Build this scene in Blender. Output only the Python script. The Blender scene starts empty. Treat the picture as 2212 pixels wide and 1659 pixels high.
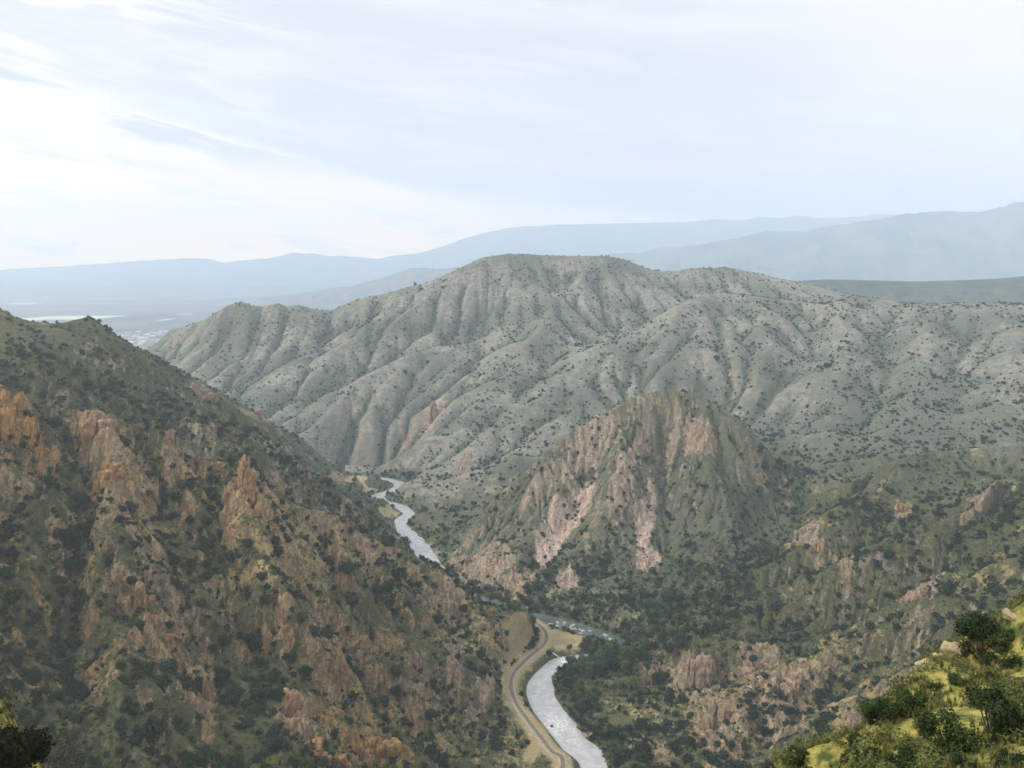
# River canyon under an overcast sky: terrain, water, shrubs, crags, railway, distant ranges.
import bpy, math, random, time
import numpy as np
from math import radians, atan, atan2, sin, cos, pi
T0 = time.time()
random.seed(7)
RNG = np.random.default_rng(11)
scene = bpy.context.scene
COL = scene.collection

# ------------------------------------------------------------------ camera model
PW, CX, CY, FPX = 2212.0, 1106.0, 829.5, 1737.0        # sight lines measured on a 2212 px wide print
HZ = 590.0                                              # row of the true horizon
CAMZ = 300.0                                            # the viewpoint stands 300 m above the river
PITCH = atan((CY - HZ) / FPX)
CP, SP = cos(PITCH), sin(PITCH)

def ray(u, v):
    x = (u - CX) / FPX; y = -(v - CY) / FPX
    return np.array([x, CP + y * SP, -SP + y * CP])

def P(u, v, Y):
    d = ray(u, v); t = Y / d[1]
    return np.array([d[0] * t, Y, CAMZ + d[2] * t])

def PZ(u, v, z):
    d = ray(u, v); t = (z - CAMZ) / d[2]
    return np.array([d[0] * t, d[1] * t, z])

def project(x, y, z):
    dz = z - CAMZ
    depth = y * CP - dz * SP
    yc = y * SP + dz * CP
    depth = np.where(depth < 0.1, 0.1, depth)
    return CX + FPX * x / depth, CY - FPX * yc / depth, depth

# ------------------------------------------------------------------ noise
def _hash(ix, iy, seed):
    h = (ix.astype(np.int64) * 374761393 + iy.astype(np.int64) * 668265263 + seed * 1442695041) & 0xFFFFFFFF
    h = ((h ^ (h >> 13)) * 1274126177) & 0xFFFFFFFF
    return h ^ (h >> 16)

def perlin(x, y, seed=0):
    x0 = np.floor(x); y0 = np.floor(y)
    fx = x - x0; fy = y - y0
    ix = x0.astype(np.int64); iy = y0.astype(np.int64)
    sx = fx * fx * fx * (fx * (fx * 6 - 15) + 10); sy = fy * fy * fy * (fy * (fy * 6 - 15) + 10)
    def g(dx, dy):
        a = _hash(ix + dx, iy + dy, seed).astype(np.float64) * (2 * pi / 4294967296.0)
        return np.cos(a) * (fx - dx) + np.sin(a) * (fy - dy)
    a = g(0, 0); b = g(1, 0); c = g(0, 1); d = g(1, 1)
    return 1.5 * ((a + (b - a) * sx) + ((c + (d - c) * sx) - (a + (b - a) * sx)) * sy)

def fbm(x, y, octv=4, seed=0, gain=.5, lac=2.03):
    r = np.zeros_like(x, dtype=np.float64); amp = 1.; s = 0.
    for i in range(octv):
        r += amp * perlin(x + 17.3 * i, y - 9.1 * i, seed + i * 31); s += amp
        x = x * lac; y = y * lac; amp *= gain
    return r / s

def ridged(x, y, octv=4, seed=0, gain=.5, lac=2.1):
    r = np.zeros_like(x, dtype=np.float64); amp = 1.; s = 0.
    for i in range(octv):
        r += amp * (1 - np.abs(perlin(x + 5.7 * i, y + 3.3 * i, seed + i * 17)) * 1.6); s += amp
        x = x * lac; y = y * lac; amp *= gain
    return r / s

def smooth01(t):
    t = np.clip(t, 0, 1); return t * t * (3 - 2 * t)

def seg_dist(px, py, pts):
    """distance of points to a polyline; also the arc length along it and the signed side (left +)"""
    best = np.full(px.shape, 1e9); arc = np.zeros(px.shape); side = np.zeros(px.shape); s0 = 0.
    for (ax, ay), (bx, by) in zip(pts[:-1], pts[1:]):
        dx, dy = bx - ax, by - ay; L2 = dx * dx + dy * dy + 1e-9; L = math.sqrt(L2)
        t = np.clip(((px - ax) * dx + (py - ay) * dy) / L2, 0, 1)
        ex = px - (ax + t * dx); ey = py - (ay + t * dy)
        d = np.sqrt(ex * ex + ey * ey); m = d < best
        best = np.where(m, d, best); arc = np.where(m, s0 + t * L, arc)
        side = np.where(m, np.sign(dx * ey - dy * ex), side); s0 += L
    return best, arc, side

def smooth_line(pts, n=160):
    """Catmull-Rom through the points, evenly resampled"""
    p = np.array(pts, float); q = np.vstack([2 * p[0] - p[1], p, 2 * p[-1] - p[-2]])
    out = []
    for i in range(1, len(q) - 2):
        for t in np.linspace(0, 1, 24, endpoint=False):
            a, b, c, d = q[i - 1], q[i], q[i + 1], q[i + 2]
            out.append(.5 * ((2 * b) + (-a + c) * t + (2 * a - 5 * b + 4 * c - d) * t * t + (-a + 3 * b - 3 * c + d) * t ** 3))
    out.append(p[-1]); out = np.array(out)
    s = np.r_[0, np.cumsum(np.linalg.norm(np.diff(out[:, :2], axis=0), axis=1))]
    t = np.linspace(0, s[-1], n)
    return np.stack([np.interp(t, s, out[:, k]) for k in range(out.shape[1])], 1)

# ------------------------------------------------------------------ river and railway centre lines (world metres)
RIVER_PX = [(1266, 1659, 12.5), (1224, 1600, 12), (1190, 1550, 11.5), (1163, 1500, 11), (1162, 1460, 10.5), (1196, 1433, 8),
            (1252, 1420, 3.5), (1310, 1415, 2.5), (1350, 1407, 2.5), (1356, 1394, 2.5), (1326, 1382, 4.5), (1282, 1368, 7), (1238, 1355, 9), (1180, 1342, 10), (1118, 1327, 11), (1060, 1312, 11), (1025, 1300, 11),
            (975, 1268, 10), (938, 1230, 10), (922, 1203, 9.5), (903, 1175, 9.5), (872, 1146, 9), (862, 1128, 8), (884, 1112, 7.5), (878, 1100, 7.5),
            (836, 1087, 8), (808, 1079, 8), (824, 1066, 8), (858, 1058, 8), (874, 1050, 8)]
riv = [np.r_[PZ(u, v, 0.)[:2], w] for u, v, w in RIVER_PX]
riv = [np.array([-120., 0., 17]), np.array([-70., 130., 17]), np.array([0., 260., 17]), np.array([42., 370., 17])] + riv + \
      [np.array(p) for p in [(-190, 1150, 10), (-330, 1185, 11), (-560, 1270, 11), (-800, 1420, 11), (-1050, 1700, 11), (-1300, 2200, 11), (-1650, 3000, 11)]]
_rv = smooth_line(riv, 520)
RIVER = _rv[:, :2]; RW = _rv[:, 2]

RAIL_PX = [(1215, 1659), (1188, 1620), (1150, 1570), (1118, 1525), (1104, 1487), (1110, 1456), (1138, 1425), (1166, 1402),
           (1180, 1385), (1180, 1370), (1168, 1354), (1146, 1339), (1122, 1330), (1095, 1326), (1060, 1323)]
rail = [PZ(u, v, 5.)[:2] for u, v in RAIL_PX]
rail = [np.array([-160., 0.]), np.array([-108., 130.]), np.array([-38., 260.]), np.array([8., 370.])] + rail
RAIL = smooth_line(rail, 300)
# ------------------------------------------------------------------ terrain control lines (ridges, valleys, faces)
ctrl = []                                                # (x, y, z, is_line)
CREST = []
def add_px(line, dz=0., step=.025, crest=False):
    p = [P(*q) for q in line]; p = [(a[0], a[1], a[2] + dz) for a in p]
    add_w(p, step)
    if crest:
        for a, b in zip(p[:-1], p[1:]):
            n_ = max(1, int(math.dist(a, b) / (.012 * a[1])))
            CREST.extend(tuple(a[i] + (b[i] - a[i]) * k / n_ for i in range(3)) for k in range(n_))
def add_w(p, step=.025):
    p = [tuple(q) for q in p]
    if len(p) == 1: ctrl.append(p[0]); return
    for a, b in zip(p[:-1], p[1:]):
        ra = math.hypot(a[0], a[1]); d = math.hypot(b[0] - a[0], b[1] - a[1]) / max(ra, 1)
        n = max(1, int(d / step))
        for k in range(n):
            t = k / n; ctrl.append(tuple(a[i] + (b[i] - a[i]) * t for i in range(3)))
    ctrl.append(p[-1])
def pts_px(pts):
    for q in pts: ctrl.append(tuple(P(*q)))

# river floor
add_w([(p[0], p[1], 1.0) for p in RIVER[::3] if math.hypot(p[0], p[1]) > 60], .05)
# railway shelf
add_w([(p[0], p[1], 5.0) for p in RAIL[::3] if math.hypot(p[0], p[1]) > 120], .05)
# sandy flat inside the river bend
add_w([tuple(PZ(u, v, 4.)) for u, v in [(1190, 1356), (1235, 1375), (1285, 1392), (1215, 1408), (1180, 1420)]])

# L2: the far ridge on the left, with its rocky horn
L2 = [(-400, 560, 690), (-120, 640, 720), (0, 664, 750), (40, 690, 765), (65, 695, 770), (110, 698, 780), (140, 697, 788), (165, 690, 792),
      (190, 684, 800), (215, 696, 810), (250, 725, 825), (285, 746, 840), (320, 762, 858), (400, 806, 895), (440, 826, 915),
      (480, 850, 935), (520, 871, 955), (570, 901, 985), (600, 921, 1000), (650, 946, 1030), (690, 981, 1050), (720, 1010, 1070), (745, 1030, 1090)]
add_px(L2, crest=True)
add_px([(u, v + 70, Y + 170) for u, v, Y in L2[2::2]])
# L2 faces down to the draw behind L1
pts_px([(60, 770, 680), (150, 800, 665), (300, 865, 675), (420, 905, 715), (300, 800, 745), (500, 930, 790), (560, 960, 770), (420, 850, 820),
        (650, 1010, 850), (200, 740, 745), (100, 740, 725), (560, 920, 890), (640, 965, 960), (720, 1060, 900), (780, 1090, 890), (-300, 780, 640)])
# L15: grey-green spur between L2 and the river
L15 = [(560, 985, 680), (600, 992, 690), (640, 1002, 705), (680, 1025, 722), (720, 1052, 742), (770, 1090, 760), (830, 1132, 775), (870, 1165, 787), (900, 1210, 800)]
add_px(L15, crest=True)
add_px([(660, 1030, 800), (740, 1085, 815), (790, 1110, 840), (830, 1150, 860)], -4)
add_px([(1072, 1372, 612), (1078, 1420, 585), (1092, 1345, 640)], 0.)
add_w([tuple(PZ(u, v, z)) for u, v, z in [(1100, 1348, 12.), (1112, 1375, 12.), (1104, 1410, 12.), (1096, 1440, 11.)]])
add_w([tuple(PZ(u, v, z)) for u, v, z in [(1128, 1348, 8.), (1145, 1375, 7.), (1132, 1405, 8.), (1112, 1432, 8.)]])
FOOT = [(735, 1022, 1085), (760, 1044, 1040), (782, 1070, 985), (800, 1094, 930), (845, 1130, 850)]
add_px(FOOT, crest=True)
add_w([tuple(PZ(u, v, z)) for u, v, z in [(800, 1093, 3.), (822, 1104, 3.), (838, 1128, 4.), (862, 1160, 4.)]])
# L1: near crest of crags
L1 = [(-500, 760, 400), (-150, 815, 455), (0, 829, 480), (25, 836, 484), (50, 850, 488), (75, 876, 490), (95, 910, 492), (120, 926, 500), (150, 884, 510), (200, 887, 514),
      (240, 891, 518), (260, 902, 520), (285, 918, 524), (300, 914, 527), (330, 909, 530), (360, 926, 532), (385, 960, 534), (400, 987, 534),
      (440, 992, 536), (490, 997, 540), (540, 999, 542), (556, 1012, 543), (580, 1052, 546), (640, 1092, 560), (700, 1106, 570), (760, 1122, 578),
      (785, 1150, 584), (837, 1178, 592), (887, 1192, 600), (905, 1207, 606), (935, 1220, 612), (970, 1243, 620), (997, 1266, 628), (1037, 1300, 644), (1078, 1318, 655)]
add_px(L1, crest=True)
# draw behind L1
add_px([(-200, 870, 520), (0, 862, 545), (60, 895, 552), (150, 925, 572), (330, 960, 590), (450, 1030, 612), (560, 1060, 628), (650, 1105, 650),
        (760, 1150, 660), (830, 1195, 668), (890, 1212, 690), (935, 1240, 715)], -14)
# left wall face below the crest
pts_px([(-450, 1000, 350), (-450, 1300, 270), (-450, 1659, 190), (-200, 1200, 320), (-200, 1500, 240),
        (0, 1000, 430), (0, 1200, 352), (0, 1400, 290), (0, 1659, 226), (200, 1000, 478), (200, 1200, 405), (200, 1400, 338), (200, 1659, 268),
        (400, 1080, 500), (400, 1200, 458), (400, 1400, 388), (400, 1659, 310), (600, 1200, 505), (600, 1400, 438), (600, 1659, 352),
        (800, 1260, 548), (800, 1400, 488), (800, 1659, 384), (950, 1330, 574), (950, 1450, 520), (950, 1659, 412),
        (1040, 1350, 612), (1050, 1450, 556), (1050, 1560, 492), (1100, 1600, 468), (1120, 1659, 432)])
# spurs (ridge +) and gullies (valley) on the left wall
add_px([(95, 915, 484), (118, 990, 462), (95, 1080, 430), (60, 1180, 392), (20, 1300, 345)])
add_px([(258, 905, 512), (250, 1000, 488), (245, 1100, 456), (300, 1250, 405), (345, 1400, 354), (380, 1550, 315), (420, 1659, 288)])
add_px([(170, 1010, 492), (160, 1120, 450), (150, 1250, 396), (165, 1400, 346), (200, 1560, 300)], -9)
add_px([(385, 965, 526), (370, 1030, 512), (330, 1060, 500), (300, 1090, 480)])
add_px([(440, 1050, 526), (440, 1150, 492), (480, 1300, 438), (520, 1450, 385), (560, 1600, 345)], -8)
add_px([(560, 1015, 532), (570, 1090, 512), (540, 1180, 488), (600, 1300, 452), (690, 1430, 404), (730, 1500, 382), (760, 1600, 345)])
add_px([(700, 1150, 560), (730, 1260, 532), (790, 1380, 492), (830, 1480, 452), (860, 1560, 420)], -8)
add_px([(790, 1165, 576), (850, 1260, 560), (900, 1350, 535), (930, 1440, 500), (960, 1540, 452), (1000, 1659, 398)])
add_px([(940, 1275, 594), (965, 1330, 570), (1000, 1400, 545)], -5)
add_px([(1000, 1280, 620), (1030, 1340, 592), (1052, 1420, 560)])
# near knob at the bottom
add_px([(560, 1690, 320), (640, 1655, 322), (700, 1612, 324), (790, 1585, 326), (880, 1592, 328), (910, 1640, 328)])
add_px([(600, 1640, 344), (720, 1600, 348), (820, 1570, 352), (930, 1590, 352)], -10)

# D: the rocky dome
Dl = [(930, 1236, 812), (950, 1211, 820), (980, 1190, 832), (1010, 1152, 845), (1050, 1103, 862), (1080, 1063, 875), (1120, 1032, 888), (1150, 1003, 896), (1180, 972, 902),
      (1220, 942, 908), (1270, 912, 914), (1330, 877, 920), (1380, 853, 926), (1440, 841, 930)]
Dr = [(1440, 841, 930), (1500, 851, 926), (1560, 881, 920), (1610, 912, 912), (1640, 952, 902), (1665, 985, 890), (1690, 1040, 868), (1706, 1085, 848), (1700, 1130, 815), (1660, 1180, 775)]
add_px(Dl, crest=True); add_px(Dr, crest=True)
add_px([(1080, 1292, 716), (1150, 1312, 704), (1230, 1305, 706), (1300, 1296, 706), (1400, 1275, 708), (1500, 1252, 712), (1560, 1235, 716), (1600, 1222, 725)])
pts_px([(1000, 1240, 790), (1050, 1250, 770), (1060, 1180, 806), (1100, 1200, 775), (1120, 1100, 835), (1160, 1180, 778), (1200, 1100, 820), (1200, 1010, 872), (1250, 1210, 758),
        (1300, 1100, 815), (1300, 1000, 866), (1300, 1200, 764), (1400, 1000, 862), (1400, 1100, 806), (1400, 1200, 752), (1400, 920, 904),
        (1500, 1000, 858), (1500, 1100, 802), (1500, 1190, 752), (1500, 920, 900), (1600, 1000, 856), (1600, 1100, 798), (1580, 1180, 750)])
# draws on the dome
add_px([(1290, 960, 896), (1260, 1040, 868), (1200, 1130, 818), (1140, 1230, 758)], -7)
add_px([(1430, 930, 910), (1420, 1040, 852), (1440, 1150, 790), (1450, 1230, 742)], -5)
add_px([(1480, 880, 908), (1520, 1000, 852), (1560, 1120, 786)], 5)
add_px([(1230, 960, 898), (1190, 1060, 852), (1140, 1160, 800), (1080, 1240, 756)], 4)
# valleys left, right and behind the dome
VL = [(930, 1215, 822), (1010, 1170, 905), (1100, 1078, 985), (1200, 992, 1085), (1330, 922, 1205), (1450, 892, 1250), (1600, 905, 1190)]
add_px(VL, -3)
add_px([(1480, 1292, 682), (1540, 1258, 700), (1600, 1226, 720), (1640, 1190, 748), (1684, 1148, 785), (1718, 1092, 862), (1694, 1012, 962), (1664, 950, 1062), (1640, 915, 1130)], -9)

# M1: the big hill in the middle
M1 = [(330, 746, 1800), (380, 712, 1770), (440, 691, 1755), (490, 661, 1750), (520, 651, 1750), (545, 660, 1755), (570, 661, 1760), (600, 655, 1765), (620, 662, 1772), (645, 659, 1780),
      (680, 668, 1800), (715, 671, 1815), (760, 651, 1835), (800, 641, 1850), (860, 626, 1865), (920, 611, 1880), (1000, 576, 1900), (1040, 556, 1915), (1100, 548, 1930), (1160, 551, 1940),
      (1250, 553, 1950), (1310, 553, 1955), (1350, 561, 1965), (1400, 581, 1985), (1440, 586, 2000), (1500, 581, 2005), (1570, 578, 2000), (1620, 586, 1990), (1680, 601, 1970), (1725, 609, 1960), (1850, 640, 1930), (2212, 690, 1900), (2600, 690, 1850)]
add_px(M1, crest=True)
pts_px([(700, 990, 1225), (800, 1022, 1170), (880, 1046, 1125), (960, 1125, 960), (640, 960, 1290), (560, 900, 1400), (460, 830, 1560), (380, 780, 1690),
        (600, 900, 1385), (600, 800, 1565), (600, 720, 1705), (500, 780, 1640), (500, 720, 1720), (800, 900, 1345), (800, 800, 1545), (800, 720, 1700),
        (700, 900, 1360), (700, 760, 1640), (900, 960, 1180), (900, 850, 1420), (900, 730, 1650), (1000, 950, 1150), (1000, 850, 1360), (1000, 750, 1560), (1000, 650, 1770),
        (1100, 1000, 1040), (1100, 900, 1235), (1100, 800, 1430), (1100, 700, 1660), (1200, 900, 1220), (1200, 800, 1400), (1200, 700, 1640), (1200, 620, 1840),
        (1300, 850, 1290), (1300, 780, 1400), (1330, 680, 1720), (1330, 620, 1850), (1450, 620, 1900)])
add_px([(1290, 760, 1545), (1400, 708, 1650), (1500, 664, 1740), (1600, 655, 1780), (1720, 668, 1780), (1900, 670, 1760), (2212, 690, 1700)], -8)
MFACE = []
# M2: the broad face on the right
M2 = [(1150, 850, 1300), (1230, 800, 1365), (1300, 762, 1405), (1345, 738, 1440), (1410, 690, 1510), (1475, 651, 1570), (1520, 640, 1590), (1560, 633, 1605), (1640, 641, 1620), (1730, 651, 1612), (1780, 658, 1600), (1830, 646, 1585),
      (1900, 641, 1560), (1950, 656, 1530), (2050, 656, 1500), (2100, 651, 1490), (2212, 656, 1450), (2700, 640, 1350)]
add_px(M2, crest=True)
def face(pts, off, s_lo=None):
    """a rib (+) or gully (-) on the mountain face, following its slope"""
    MFACE.append((pts, off))

pts_px([(1500, 750, 1335), (1500, 822, 1285), (1400, 790, 1360), (1600, 720, 1420), (1600, 830, 1260), (1700, 750, 1350), (1700, 850, 1195), (1760, 950, 1050), (1800, 700, 1440), (1800, 800, 1250),
        (1900, 750, 1320), (1900, 850, 1150), (1900, 950, 995), (1900, 1020, 915), (2000, 700, 1400), (2000, 800, 1220), (2100, 750, 1285), (2100, 850, 1105),
        (2100, 930, 985), (2212, 880, 1030), (2212, 760, 1230), (1800, 1040, 905), (1780, 1090, 840), (2600, 880, 980)])
# R2 spur and the draw behind it
R2 = [(1800, 1120, 768), (1862, 1066, 800), (1905, 1004, 828), (1950, 990, 838), (2008, 977, 842), (2075, 971, 842), (2212, 961, 830), (2600, 930, 800)]
add_px(R2, crest=True)
add_px([(1830, 1080, 850), (1905, 1045, 885), (2008, 1008, 905), (2100, 985, 915), (2212, 975, 912)], -4)
# R1: right canyon side
R1 = [(1475, 1317, 668), (1542, 1271, 684), (1598, 1241, 700), (1650, 1208, 708), (1688, 1181, 712), (1722, 1147, 718), (1792, 1101, 730), (1840, 1085, 736), (1875, 1077, 740), (1925, 1064, 742), (1950, 1080, 735)]
add_px(R1, crest=True)
R1B = [(1955, 1098, 700), (1985, 1160, 650), (2025, 1181, 622), (2065, 1160, 618), (2108, 1137, 616), (2150, 1100, 626), (2212, 1057, 640), (2600, 960, 640)]
add_px(R1B, crest=True)
add_px([(1980, 1110, 765), (2050, 1092, 760), (2120, 1066, 765), (2212, 1035, 765)], -3)
pts_px([(2050, 1050, 795), (2150, 1020, 800)])
pts_px([(1310, 1452, 578), (1290, 1510, 545), (1330, 1600, 482), (1370, 1659, 450), (1420, 1425, 588), (1400, 1520, 520), (1400, 1600, 470),
        (1500, 1380, 606), (1500, 1460, 540), (1500, 1550, 470), (1500, 1659, 408), (1600, 1300, 640), (1600, 1400, 566), (1600, 1500, 484), (1600, 1620, 410),
        (1700, 1250, 640), (1700, 1350, 562), (1700, 1450, 482), (1700, 1560, 412), (1800, 1180, 660), (1800, 1300, 568), (1800, 1400, 490), (1800, 1500, 422),
        (1900, 1130, 690), (1900, 1200, 602), (1900, 1300, 516), (1900, 1400, 446), (2000, 1250, 542), (2000, 1330, 470), (2100, 1220, 530), (2100, 1300, 450), (2212, 1140, 560), (2212, 1230, 480),
        (2500, 1150, 500)])
# buttresses and gullies on the right side
add_px([(1470, 1400, 588), (1490, 1450, 556), (1520, 1500, 520), (1540, 1560, 480)], 5)
add_px([(1440, 1400, 598), (1420, 1480, 552), (1440, 1560, 500)], -4)
add_px([(1620, 1400, 572), (1640, 1440, 546), (1690, 1490, 500), (1640, 1560, 455)], 5)
add_px([(1570, 1380, 590), (1570, 1470, 525), (1580, 1570, 455)], -5)
add_px([(1980, 1270, 540), (1970, 1310, 505), (1930, 1350, 475)], 4)
# R0: the grassy viewpoint slope close by on the right
R0 = [(1660, 1662, 38), (1692, 1641, 40), (1752, 1618, 43), (1868, 1578, 47), (1905, 1498, 50), (1942, 1481, 52), (1975, 1454, 54), (2002, 1424, 57), (2042, 1408, 60), (2085, 1378, 63), (2152, 1344, 67), (2212, 1304, 70), (2500, 1150, 84), (2900, 1000, 95)]
add_px(R0, 0., .08)
pts_px([(1760, 1662, 36), (2000, 1560, 42), (2212, 1659, 27), (2212, 1480, 44), (2100, 1480, 50), (1900, 1640, 34), (2500, 1500, 40), (2500, 1700, 24), (1800, 1800, 24), (2200, 1900, 18)])
for u, v, Y in R0:
    a = P(u, v, Y)
    for k, dz in ((1.14, -16.), (1.5, -52.), (2.2, -100.)):
        ctrl.append((a[0] * k, a[1] * k, a[2] + dz))
add_px([(-420, 1370, 60), (-150, 1465, 58), (0, 1555, 55), (60, 1615, 50), (120, 1700, 44)], 0., .08)
for u, v, Y in [(-420, 1370, 60), (-150, 1465, 58), (0, 1555, 55), (60, 1615, 50), (120, 1700, 44)]:
    a = P(u, v, Y)
    for k, dz in ((1.2, -22.), (1.6, -60.)): ctrl.append((a[0] * k, a[1] * k, a[2] + dz))
for th, prof in ((-.08, ((8, 291), (18, 278), (40, 240), (80, 190), (150, 120))), (-.3, ((8, 290), (18, 274), (40, 228), (80, 170), (140, 112))),
                 (.17, ((8, 291.5), (18, 284), (30, 272), (60, 230))), (.6, ((8, 294.5), (18, 289))), (.95, ((8, 296), (18, 293), (40, 288), (90, 283))),
                 (-.7, ((8, 295), (18, 290), (35, 281))), (-.95, ((8, 296), (30, 287), (70, 274)))):
    for r, z in prof: ctrl.append((r * sin(th), r * cos(th), z))
# country behind the hills
for th in np.linspace(-.95, .95, 9):
    base = -34. if th < .12 else 60.
    for r in (2450, 3000):
        if not (th < -.3 and r < 2600): ctrl.append((r * sin(th), r * cos(th), base if r > 2500 else base + 40))

ctrl = np.array(ctrl, float)
def to_ab(x, y):
    return np.arctan2(x, np.maximum(y, 1e-3)), np.log(np.maximum(np.hypot(x, y), 4.))
ca, cb = to_ab(ctrl[:, 0], ctrl[:, 1])
# drop near-coincident controls
keep = []; seen = {}
for i in range(len(ctrl)):
    k = (round(ca[i] / .004), round(cb[i] / .004))
    if k in seen: continue
    seen[k] = 1; keep.append(i)
ctrl = ctrl[keep]; ca = ca[keep]; cb = cb[keep]
n = len(ctrl)
def kern(d): return d
A = np.zeros((n + 3, n + 3))
D = np.sqrt((ca[:, None] - ca[None]) ** 2 + (cb[:, None] - cb[None]) ** 2 + 1e-6)
A[:n, :n] = -D - np.eye(n) * 1e-4
Q = np.stack([np.ones(n), ca, cb], 1)
A[:n, n:] = Q; A[n:, :n] = Q.T
sol = np.linalg.solve(A, np.r_[ctrl[:, 2], 0, 0, 0])
GA0, GA1, GB0, GB1, GNA, GNB = -1.0, 1.0, math.log(6.), math.log(3300.), 480, 520
ga = np.linspace(GA0, GA1, GNA); gb = np.linspace(GB0, GB1, GNB)
BASE = np.zeros((GNB, GNA))
for j in range(GNB):
    d = np.sqrt((ga[:, None] - ca[None]) ** 2 + (gb[j] - cb[None]) ** 2 + 1e-6)
    BASE[j] = -(d @ sol[:n]) + sol[n] + sol[n + 1] * ga + sol[n + 2] * gb[j]
def bil(G, fx, fy):
    h, w = G.shape
    fx = np.clip(fx, 0, w - 1.001); fy = np.clip(fy, 0, h - 1.001)
    ix = fx.astype(int); iy = fy.astype(int); tx = fx - ix; ty = fy - iy
    return (G[iy, ix] * (1 - tx) + G[iy, ix + 1] * tx) * (1 - ty) + (G[iy + 1, ix] * (1 - tx) + G[iy + 1, ix + 1] * tx) * ty
def base_h(x, y):
    a, b = to_ab(x, y)
    return bil(BASE, (a - GA0) / (GA1 - GA0) * (GNA - 1), (b - GB0) / (GB1 - GB0) * (GNB - 1))
print('controls', n, 'base', round(time.time() - T0, 1))

# ------------------------------------------------------------------ stream erosion on regular grids
def erode(z, cell, iters, K, diff, maxcut):
    h, w = z.shape; N = h * w; z = z.copy(); z0 = z.copy()
    idx = np.arange(N).reshape(h, w)
    Aacc = np.ones(N)
    offs = [(-1, 0, 1.), (1, 0, 1.), (0, -1, 1.), (0, 1, 1.), (-1, -1, 1.4142), (-1, 1, 1.4142), (1, -1, 1.4142), (1, 1, 1.4142)]
    for it in range(iters):
        zp = np.pad(z, 1, mode='edge')
        S = np.zeros((h, w)); R = idx.copy()
        for dy, dx, dd in offs:
            s = (z - zp[1 + dy:1 + dy + h, 1 + dx:1 + dx + w]) / (cell * dd)
            m = s > S
            S = np.where(m, s, S)
            ii = np.clip(np.arange(h)[:, None] + dy, 0, h - 1) * w + np.clip(np.arange(w)[None] + dx, 0, w - 1)
            R = np.where(m, ii, R)
        r = R.ravel()
        for _ in range(3):
            Aw = np.where(r == np.arange(N), 0, Aacc)
            Aacc = 1 + np.bincount(r, weights=Aw, minlength=N)
        dz = K * np.sqrt(np.minimum(Aacc, 3000).reshape(h, w)) * np.minimum(S, 1.2)
        dz = np.minimum(dz, .25 * S * cell)
        lap = (zp[:-2, 1:-1] + zp[2:, 1:-1] + zp[1:-1, :-2] + zp[1:-1, 2:] - 4 * z)
        z = z - dz + diff * lap
        z = np.maximum(z, z0 - maxcut)
    return z

class Grid:
    def __init__(s, x0, x1, y0, y1, c):
        s.x0, s.y0, s.c = x0, y0, c
        s.xs = np.arange(x0, x1 + .1, c); s.ys = np.arange(y0, y1 + .1, c)
        s.X, s.Y = np.meshgrid(s.xs, s.ys); s.x1, s.y1 = s.xs[-1], s.ys[-1]
    def at(s, x, y): return bil(s.Z, (x - s.x0) / s.c, (y - s.y0) / s.c)
    def inside(s, x, y, m):
        e = np.minimum(np.minimum(x - s.x0, s.x1 - x), np.minimum(y - s.y0, s.y1 - y))
        return smooth01(e / m)

def fix_crests(G, wid):
    num = np.zeros_like(G.Z); den = np.zeros_like(G.Z)
    for c in CREST:
        x, y, z = c
        if not (G.x0 < x < G.x1 and G.y0 < y < G.y1): continue
        s_ = max(wid * math.hypot(x, y), 2.2 * G.c); k = int(3 * s_ / G.c) + 1
        i, j = int((x - G.x0) / G.c), int((y - G.y0) / G.c)
        a, b, c_, d = max(j - k, 0), min(j + k + 1, G.Z.shape[0]), max(i - k, 0), min(i + k + 1, G.Z.shape[1])
        w = np.exp(-((G.X[a:b, c_:d] - x) ** 2 + (G.Y[a:b, c_:d] - y) ** 2) / (2 * s_ * s_))
        dz = z - float(G.at(np.array([x]), np.array([y]))[0])
        num[a:b, c_:d] += w * dz; den[a:b, c_:d] += w
    G.Z = G.Z + num / np.maximum(den, .6)
G1 = Grid(-1700, 1760, 100, 2500, 5.)
n1 = fbm(G1.X / 90, G1.Y / 90, 4, 3); n2 = ridged(G1.X / 38, G1.Y / 38, 3, 9)
rr = np.hypot(G1.X, G1.Y)
amp = np.clip((rr - 300) / 900, .25, 1.)
zb = base_h(G1.X, G1.Y)
relief = np.clip((zb - 2) / 25, 0, 1)
G1.Z = erode(zb + relief * amp * (9 * n1 + 3.5 * (n2 - .5) + 6 * (ridged(G1.X / 150, G1.Y / 150, 2, 14) - .5)), 5., 90, .075, .04, 42.) 
fix_crests(G1, .07); fix_crests(G1, .02)
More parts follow.
